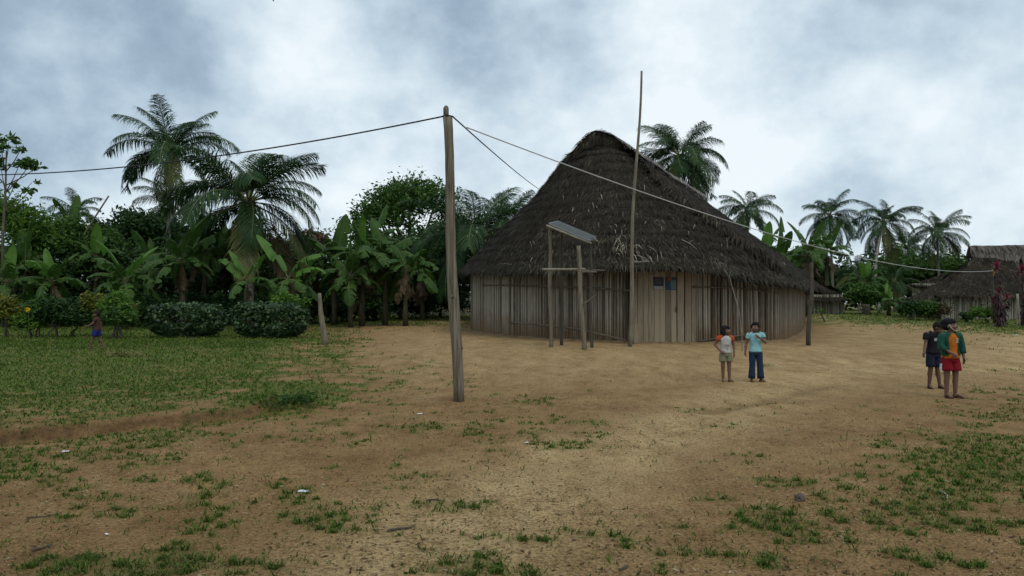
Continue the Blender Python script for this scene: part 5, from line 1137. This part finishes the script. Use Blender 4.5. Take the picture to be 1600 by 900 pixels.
def person(label, loc, H, rz, pose, skin='skin'):
    """pose: joints as fractions of height, viewer frame: x right, y away from the face, facing -y. keys with l / r are viewer's left / right"""
    root = thing('person', label, 'person', loc, rz); J = dict(
        pelvis=(0, 0, .505), waist=(0, 0, .60), chest=(0, 0, .70), neck=(0, .004, .805), sh_l=(-.105, 0, .785), sh_r=(.105, 0, .785), hip_l=(-.052, 0, .49), hip_r=(.052, 0, .49),
        el_l=(-.135, .01, .635), wr_l=(-.145, -.02, .50), el_r=(.135, .01, .635), wr_r=(.145, -.02, .50), kn_l=(-.058, -.008, .275), an_l=(-.06, .012, .042), kn_r=(.058, -.008, .275), an_r=(.06, .012, .042),
        to_l=(-.068, -.085, .016), to_r=(.068, -.085, .016), head=(0, 0, .835), hd_l=(0, -.15, -1), hd_r=(0, -.15, -1), pn_l=(1, 0, 0), pn_r=(-1, 0, 0), yaw=0, nod=0, roll=0, curl=.5)
    J.update(pose); P = {k: Vector(v) * H for k, v in J.items() if isinstance(v, tuple)}; h = H
    b = Blob(); lift = P['chest'] - P['pelvis']
    for f, rx, ry in ((-.12, .070, .056), (0, .082, .062), (.25, .078, .058), (.5, .074, .056), (.75, .080, .060), (1.0, .086, .060)): b.ell(P['pelvis'].lerp(P['chest'], f) if f >= 0 else P['pelvis'] + lift * f, (rx * h, ry * h, .05 * h))
    top = P['chest'].lerp(P['neck'], .55); b.ell(top, (.088 * h, .052 * h, .042 * h)); b.limb([P['sh_l'].lerp(top, .25), P['sh_r'].lerp(top, .25)], [.034 * h, .034 * h])
    b.limb([P['neck'] - Vector((0, 0, .02 * h)), P['head'] + Vector((0, 0, .02 * h))], [.035 * h, .032 * h])
    for s in 'lr':
        b.limb([P['sh_' + s], P['el_' + s], P['wr_' + s]], [.034 * h, .0255 * h, .0175 * h]); fo = P['el_' + s].lerp(P['wr_' + s], .3); b.ell(fo, .0275 * h)
        b.limb([P['hip_' + s], P['kn_' + s], P['an_' + s]], [.056 * h, .036 * h, .0235 * h]); b.ell(P['kn_' + s].lerp(P['an_' + s], .3) + Vector((0, .008 * h, 0)), (.034 * h, .036 * h, .05 * h)); b.ell(P['hip_' + s].lerp(P['kn_' + s], .35), (.05 * h, .052 * h, .07 * h))
        an, to = P['an_' + s], P['to_' + s]; fd = (to - an); fd.z = 0; fd.normalize(); heel = an - fd * .012 * h; heel.z = an.z - .022 * h
        b.ell(heel, .023 * h); b.limb([heel + Vector((0, 0, .004 * h)), an.lerp(to, .6) + Vector((0, 0, .002 * h)), to], [.021 * h, .021 * h, .013 * h]); sd = Vector((-fd.y, fd.x, 0))
        for q in (-1.5, -.5, .5, 1.5): b.ell(to + sd * q * .0095 * h + fd * (.006 - abs(q) * .002) * h, (.006 * h, .010 * h, .006 * h))
        # hand: palm, four unequal bent fingers, thumb from the side of the palm
        d = Vector(J['hd_' + s]).normalized(); pn = Vector(J['pn_' + s]); pn = (pn - d * pn.dot(d)).normalized(); ac = d.cross(pn); w = P['wr_' + s]; cu = J['curl']
        b.limb([w, w + d * .042 * h], [.0165 * h, .0175 * h])
        for q in (-1, 0, 1): b.ell(w + d * .038 * h + ac * q * .012 * h, (.013 * h,) * 3)
        for q, l in ((-1.5, .036), (-.5, .044), (.5, .041), (1.5, .032)):
            k0 = w + d * .046 * h + ac * q * .0098 * h; d1 = (d + pn * cu * .5 + ac * q * .05).normalized(); d2 = (d + pn * cu * 1.6).normalized(); k1 = k0 + d1 * l * .55 * h; b.limb([k0, k1, k1 + d2 * l * .5 * h], [.0066 * h, .006 * h, .005 * h])
        ts = 1 if (s == 'l') else -1; tside = ac * (1 if ac.y < 0 else -1); k0 = w + d * .018 * h + tside * .014 * h; k1 = k0 + (d * .6 + tside * .8 + pn * .3).normalized() * .024 * h; b.limb([k0, k1, k1 + (d * .9 + tside * .2 + pn * .4).normalized() * .02 * h], [.0085 * h, .0068 * h, .0055 * h])
    # head
    RM = Euler((J['nod'], J['roll'], J['yaw']), 'XYZ').to_matrix().to_4x4(); RM = Matrix.Rotation(J['yaw'], 4, 'Z') @ Matrix.Rotation(J['nod'], 4, 'X') @ Matrix.Rotation(J['roll'], 4, 'Y'); HC = P['head']
    def hp(x, y, z): return HC + RM.to_3x3() @ (Vector((x, y, z)) * h)
    for c, r in (((0, .012, .085), (.066, .076, .070)), ((0, -.016, .050), (.055, .056, .058)), ((0, -.038, .018), (.030, .026, .020)), ((0, -.074, .055), (.0085, .012, .016)), ((0, -.080, .047), (.013, .010, .008)), ((-.030, -.052, .046), (.022, .016, .018)), ((.030, -.052, .046), (.022, .016, .018)),
                 ((-.024, -.062, .083), (.020, .010, .007)), ((.024, -.062, .083), (.020, .010, .007)), ((0, -.064, .026), (.020, .011, .010)), ((-.066, .010, .058), (.008, .014, .020)), ((.066, .010, .058), (.008, .014, .020))): b.ell(hp(*c), tuple(q * h for q in r), RM)
    body = b.build('body', M[skin], root, .0058 * h / 1.2, 4)
    for sx in (-1, 1):
        mb = Blob(); V = []; c = hp(sx * .025, -.0655, .067); e = MB(); 
        for (off, r, mi) in ((0, (.0115, .006, .0068), 0), (-.0042, (.0058, .004, .0058), 1)):
            cc = hp(sx * .025, -.0655 + off, .067); vv = (ICO_V * np.array(r) * h) @ np.array(RM.to_3x3()).T + np.array(cc); e.add([tuple(v) for v in vv], [tuple(f) for f in ICO_F], mi)
        e.build('eye', [M['eye'], M['iris']], root, True)
    mb = MB()
    for zz, r in ((.0285, (.017, .005, .0042)), (.0215, (.015, .005, .005))):
        vv = (ICO_V * np.array(r) * h) @ np.array(RM.to_3x3()).T + np.array(hp(0, -.0735, zz)); mb.add([tuple(v) for v in vv], [tuple(f) for f in ICO_F])
    mb.build('lips', M['lips'], root, True)
    return root, P, h, hp, RM
def hair(root, h, hp, RM, style):
    b = Blob(); r = lambda x: tuple(q * h for q in x)
    b.ell(hp(0, .020, .096), r((.071, .076, .068)), RM); b.ell(hp(0, .035, .070), r((.070, .062, .065)), RM); b.ell(hp(0, -.030, .128), r((.052, .040, .028)), RM)
    if style == 'bob':
        for x in (-1, 1): b.limb([hp(x * .060, .012, .10), hp(x * .070, .010, .05), hp(x * .066, .014, .005), hp(x * .058, .020, -.018)], [.024 * h, .025 * h, .022 * h, .014 * h])
        b.ell(hp(0, .055, .03), r((.066, .035, .06)), RM); b.ell(hp(0, .055, -.005), r((.056, .028, .03)), RM)
        for x in (-.04, -.015, .015, .04): b.ell(hp(x, -.060, .112), r((.016, .012, .018)), RM)
    elif style == 'tied':
        b.ell(hp(0, .085, .055), r((.030, .026, .03)), RM); b.limb([hp(0, .09, .05), hp(.01, .10, .01), hp(.015, .095, -.04)], [.026 * h, .024 * h, .012 * h])
        for x in (-1, 1): b.limb([hp(x * .058, -.035, .105), hp(x * .066, -.012, .06)], [.014 * h, .008 * h])
    else:
        for x in (-.035, -.01, .02, .04): b.ell(hp(x, -.055, .116), r((.016, .014, .014)), RM)
    return b.build('hair', M['hair'], root, .0065 * h / 1.2, 3, .004)
def shirt(root, P, h, m, hem, sleeve=.6, name='shirt', g=.013, sleeve_m=None, open_front=False, waist=1.0, wr=.045, sr=1.0):
    mb = MB(); up = P['chest'] - P['pelvis']
    def c(z):   # torso centre at height fraction z
        f = (z - .505) / (.70 - .505); return P['pelvis'] + up * f if z <= .70 else P['chest'].lerp(P['neck'], (z - .70) / (.805 - .70))
    rows = [(hem, .101 * waist, .079), (hem + .045, .094 * waist, .073), (.60, .080, .062), (.66, .086, .066), (.71, .094, .067), (.75, .104, .066), (.778, .104, .062), (.800, .080, .052), (.812, .043, .040)]
    rings = [ring(c(z), (rx + g * .5) * h, (ry + g * .5) * h, 26, None, wr * (1 if z < .7 else .2), z * 40) for z, rx, ry in rows]
    if open_front:   # leave the front strip out
        n = 26; b0 = len(mb.v); mb.v += [tuple(p) for r in rings for p in r]
        for i in range(len(rings) - 1):
            for j in range(n):
                a = (j + .5) / n * 2 * math.pi
                if abs(((a - 1.5 * math.pi + math.pi) % (2 * math.pi)) - math.pi) < .50 - .20 * (i > 5): continue
                mb.f.append((b0 + i * n + j, b0 + i * n + (j + 1) % n, b0 + (i + 1) * n + (j + 1) % n, b0 + (i + 1) * n + j)); mb.mi.append(0)
    else: mb.loft(rings, (False, False))
    o = None; slv = MB() if sleeve_m else mb
    if sleeve > 0:
        for s in 'lr':
            a, e, w = P['sh_' + s], P['el_' + s], P['wr_' + s]; inn = a.lerp(P['chest'].lerp(P['neck'], .75), .5)
            pts = [inn, a, a.lerp(e, min(1, sleeve))] if sleeve <= 1 else [inn, a, e, e.lerp(w, sleeve - 1)]
            rad = [.045, .046, .043] if sleeve <= 1 else [.047, .050, .042, .038]; rr = []
            if sleeve <= 1: pts.insert(2, a.lerp(e, sleeve * .5)); rad.insert(2, .045)
            pts.insert(1, a.lerp(inn, .4)); rad.insert(1, .049); pts.insert(3, a.lerp(e, .12)); rad.insert(3, .049)
            for i, p in enumerate(pts): axd = (pts[min(i + 1, len(pts) - 1)] - pts[max(0, i - 1)]); rr.append(ring(p, rad[i] * sr * h, rad[i] * sr * h, 14, None, wr * 1.5, i * 3, axd))
            slv.loft(rr, (False, False))
    def fin(mb_, nm, mm, par):
        o = mb_.build(nm, mm, par, True); md = o.modifiers.new('s', 'SUBSURF'); md.levels = 1; md.render_levels = 1; sd = o.modifiers.new('t', 'SOLIDIFY'); sd.thickness = .006; return o
    o = fin(mb, name, m, root)
    if sleeve_m: fin(slv, 'sleeves', sleeve_m, o)
    return o
def trousers(root, P, h, m, length, name='shorts', r0=.064, r1=.062, flare=1.0, top=.575, wr=.04):
    mb = MB(); mb.loft([ring(P['pelvis'] + Vector((0, 0, (z - .505) * h)), rx * h, ry * h, 24, None, wr * .5, z * 30) for z, rx, ry in ((top, .086, .066), (.54, .092, .070), (.505, .097, .073), (.47, .097, .072), (.445, .092, .066))], (False, False))
    for s in 'lr':
        a, k, an = P['hip_' + s], P['kn_' + s], P['an_' + s]; pts = [a + Vector((0, 0, .02 * h)), a.lerp(k, .25)]; rad = [.056, r0]
        if length <= 1: pts += [a.lerp(k, (.25 + length) / 2), a.lerp(k, length)]; rad += [(r0 + r1) / 2, r1]
        else: pts += [a.lerp(k, .65), k, k.lerp(an, .45), k.lerp(an, length - 1)]; rad += [.055, .046, .045 * flare, .050 * flare]
        rr = [ring(p, rad[i] * h, rad[i] * h * 1.02, 18, None, wr, i * 2.3 + (s == 'l'), pts[min(i + 1, len(pts) - 1)] - pts[max(0, i - 1)]) for i, p in enumerate(pts)]; mb.loft(rr, (False, False))
    o = mb.build(name, m, root, True); md = o.modifiers.new('s', 'SUBSURF'); md.levels = 1; md.render_levels = 1; sd = o.modifiers.new('t', 'SOLIDIFY'); sd.thickness = .006; return o
def sandals(root, P, h, m):
    for s in 'lr':
        an, to = P['an_' + s], P['to_' + s]; fd = to - an; fd.z = 0; fd.normalize(); c = an.lerp(to, .45); sd = Vector((-fd.y, fd.x, 0)); pr = [(-.060, .022), (-.045, .028), (0, .029), (.045, .036), (.068, .030), (.076, .012)]
        r_ = [c + fd * a * h - sd * w * h for a, w in pr] + [c + fd * a * h + sd * w * h for a, w in reversed(pr)]; zb = -.004
        lo = [Vector((p.x, p.y, zb)) for p in r_]; hi = [Vector((p.x, p.y, zb + .013)) for p in r_]; mb = MB().loft([lo, hi])
        tp = to - fd * .018 * h
        for q in (-1, 1): mb.tube([Vector((tp.x, tp.y, .03 * h)), Vector((c.x, c.y, .045 * h)) + sd * q * .02 * h, Vector((c.x, c.y, .012)) - fd * .02 * h + sd * q * .028 * h], [.006, .007, .006], 5)
        mb.build('flip_flop', m, root)
CH = []
def foot(px, py): p = G(px, py); return p
# girl with white vest over orange sleeves: hand on hip, looking to the right
p = foot(1134, 596.5); h1 = 88.5 / FPX * p.y * 1.0
r, P, h, hp, RM = person('girl in a white vest with orange sleeves and khaki shorts, hand on hip', p, h1, R(4), dict(yaw=R(58), nod=R(2), el_l=(-.185, .03, .655), wr_l=(-.108, -.055, .545), hd_l=(.75, -.45, -.35), pn_l=(.1, .8, -.4), el_r=(.150, .0, .64), wr_r=(.138, -.04, .51), an_l=(-.045, .01, .042), an_r=(.062, -.01, .042), to_l=(-.06, -.085, .016), to_r=(.105, -.095, .016), kn_l=(-.052, -.008, .275), kn_r=(.06, -.01, .275)))
hair(r, h, hp, RM, 'bob'); ws = shirt(r, P, h, cloth('cloth_white', (.46, .47, .44)), .505, .42, name='vest', sleeve_m=cloth('cloth_orange', (.42, .080, .032)), sr=1.08)
mb = MB()                                              # faded pink print on the chest
rs = random.Random(5)
for k in range(9):
    x = rs.uniform(-.045, .045); z = rs.uniform(.575, .665); c = P['pelvis'] + Vector((x * h, -.0785 * h * math.sqrt(max(.3, 1 - (x / .1) ** 2)), (z - .505) * h)); a = rs.uniform(0, 3); mb.box(c, (math.cos(a) * .016 * h, 0, math.sin(a) * .016 * h), (0, .006, 0), (-math.sin(a) * .005 * h, 0, math.cos(a) * .005 * h))
mb.build('faded_print', cloth('print_pink', (.36, .28, .27)), ws)
trousers(r, P, h, cloth('cloth_khaki', (.21, .20, .125)), .62, r0=.066, r1=.068)
# girl in light blue shirt and jeans: one hand at the chest
p = foot(1181, 596.5); h2 = 94 / FPX * p.y
r, P, h, hp, RM = person('girl in a light blue t-shirt and flared blue jeans, one hand at her chest', p, h2, R(-4), dict(yaw=R(-22), nod=R(4), el_l=(-.150, .015, .63), wr_l=(-.172, -.015, .495), hd_l=(-.10, -.15, -1), el_r=(.150, -.05, .655), wr_r=(.035, -.125, .735), hd_r=(-.75, -.05, .55), pn_r=(-.2, .9, 0), an_l=(-.066, .01, .042), an_r=(.082, .0, .042), to_l=(-.055, -.085, .016), to_r=(.135, -.085, .016), kn_l=(-.058, -.006, .275), kn_r=(.066, -.012, .275), curl=.9))
hair(r, h, hp, RM, 'tied'); shirt(r, P, h, cloth('cloth_light_blue', (.27, .52, .56)), .495, .45, name='t_shirt', sr=1.04)
trousers(r, P, h, cloth('cloth_denim', (.020, .036, .075)), 1.93, name='jeans', flare=1.22, r0=.060)
# boy in orange shirt and open green jacket, red shorts
p = foot(1486, 621.5); h3 = 124.5 / FPX * p.y
r, P, h, hp, RM = person('boy in an orange shirt, open green jacket and red shorts, looking right', p, h3, R(6), dict(yaw=R(48), nod=R(-4), el_l=(-.150, .0, .64), wr_l=(-.060, -.110, .565), hd_l=(.80, -.2, -.45), pn_l=(0, .8, -.3), el_r=(.155, .01, .635), wr_r=(.160, -.025, .505), an_l=(-.055, .01, .045), an_r=(.055, -.0, .045), to_l=(-.060, -.088, .020), to_r=(.098, -.085, .020)))
hair(r, h, hp, RM, 'short')
os_ = shirt(r, P, h, cloth('cloth_orange_shirt', (.44, .135, .018)), .495, .0, name='t_shirt', waist=1.03)
shirt(r, P, h, cloth('cloth_green', (.018, .075, .052)), .53, 1.62, name='jacket', g=.032, open_front=True, waist=1.05, sr=1.1, wr=.03)
mb = MB()
def stroke(pts, par_mb, w=.0045):
    q = []
    for x, z in pts: q.append(P['pelvis'] + Vector((x * h, -.079 * h * math.sqrt(max(.3, 1 - (x / .1) ** 2)), (z - .505) * h)))
    for a_, b_ in zip(q[:-1], q[1:]): par_mb.tube([a_, b_], w * h, 5)
stroke([(.020, .735), (.034, .742), (.040, .728), (.030, .718), (.042, .708), (.036, .692), (.022, .694)], mb); stroke([(.062, .740), (.050, .738), (.049, .718), (.060, .716), (.063, .700), (.050, .692)], mb)
mb.build('chest_print', cloth('print_white', (.55, .52, .46)), os_)
sh = trousers(r, P, h, cloth('cloth_red', (.21, .011, .018)), .70, r0=.068, r1=.076, top=.57)
mb = MB(); a, k = P['hip_l'], P['kn_l']
V = []
for f in (.28, .42, .56, .69):
    c = a.lerp(k, f); rr_ = (.070 + .018 * f) * h
    for an_ in (2.9, 3.15, 3.4): V.append(c + Vector((math.cos(an_) * rr_ * 1.03, math.sin(an_) * rr_ * 1.03, 0)))
mb.add(V, [(i * 3 + j, i * 3 + j + 1, i * 3 + j + 4, i * 3 + j + 3) for i in range(3) for j in range(2)]); o = mb.build('side_stripe', cloth('stripe_white', (.55, .54, .52)), sh); md = o.modifiers.new('t', 'SOLIDIFY'); md.thickness = .005
sandals(r, P, h, M['leaf_plum'] if False else mat('rubber_brown', (.05, .022, .020), rough=.7))
# black cap with pale chin strap
b = Blob(); b.ell(hp(0, .018, .110), (.077 * h, .084 * h, .058 * h), RM); b.ell(hp(0, -.062, .112), (.050 * h, .040 * h, .010 * h), RM); cap = b.build('cap', cloth('cloth_black', (.012, .012, .014)), r, .0065, 3)
mb = MB(); mb.tube([hp(-.069, -.002, .085), hp(-.062, -.026, .035), hp(-.030, -.05, .002), hp(.030, -.05, .002), hp(.062, -.026, .035), hp(.069, -.002, .085)], .0045 * h, 6); mb.build('chin_strap', cloth('strap_white', (.5, .5, .48)), cap)
# boy behind him, head bowed
p = foot(1459, 606.5); h4 = 108 / FPX * p.y
r, P, h, hp, RM = person('boy in black shirt and dark shorts with bowed head, behind the boy in orange', p, h4, R(14), dict(yaw=R(25), nod=R(38), head=(.01, -.045, .815), neck=(0, -.03, .795), el_l=(-.150, -.02, .645), wr_l=(-.215, -.065, .535), hd_l=(-.4, -.2, -.9), pn_l=(.8, 0, 0), an_l=(-.062, .02, .045), an_r=(.085, -.02, .045), to_l=(-.105, -.07, .02), to_r=(.07, -.11, .02)), 'skin_dark')
hair(r, h, hp, RM, 'short'); bs = shirt(r, P, h, cloth('cloth_black_shirt', (.016, .016, .02)), .50, .60, name='t_shirt', sr=1.12, g=.022)
mb = MB(); c = P['pelvis'] + Vector((-.03 * h, -.080 * h, .20 * h))
for dx in (-.016, .002, .02): mb.box(c + Vector((dx * h, 0, 0)), (.005 * h, 0, 0), (0, .008, 0), (0, 0, .022 * h))
mb.box(c + Vector((.002 * h, 0, 0)), (.018 * h, 0, 0), (0, .007, 0), (0, 0, .005 * h)); mb.build('chest_print', cloth('print_white_two', (.55, .55, .55)), bs)
trousers(r, P, h, cloth('cloth_navy', (.018, .022, .042)), .85, r0=.064, r1=.060); sandals(r, P, h, mat('rubber_dark', (.03, .022, .022), rough=.7))
# small boy striding left over the lawn
p = foot(151, 545.5); h5 = 60 / FPX * p.y
r, P, h, hp, RM = person('small boy in blue shorts striding left across the lawn', p, h5, R(-82), dict(yaw=R(0), nod=R(6), pelvis=(0, 0, .495), el_r=(.135, -.06, .66), wr_r=(.13, -.19, .60), hd_r=(0, -1, -.15), pn_r=(-1, 0, 0), el_l=(-.130, .045, .64), wr_l=(-.135, .055, .50), hd_l=(0, .05, -1),
    kn_r=(.052, -.085, .275), an_r=(.054, -.135, .045), to_r=(.056, -.235, .020), kn_l=(-.052, .055, .265), an_l=(-.054, .165, .05), to_l=(-.056, .075, .018)), 'skin_dark')
hair(r, h, hp, RM, 'short'); shirt(r, P, h, cloth('cloth_brown', (.075, .036, .030)), .51, .38, name='t_shirt', g=.008); trousers(r, P, h, cloth('cloth_blue', (.020, .028, .150)), .66, r0=.068, r1=.070)
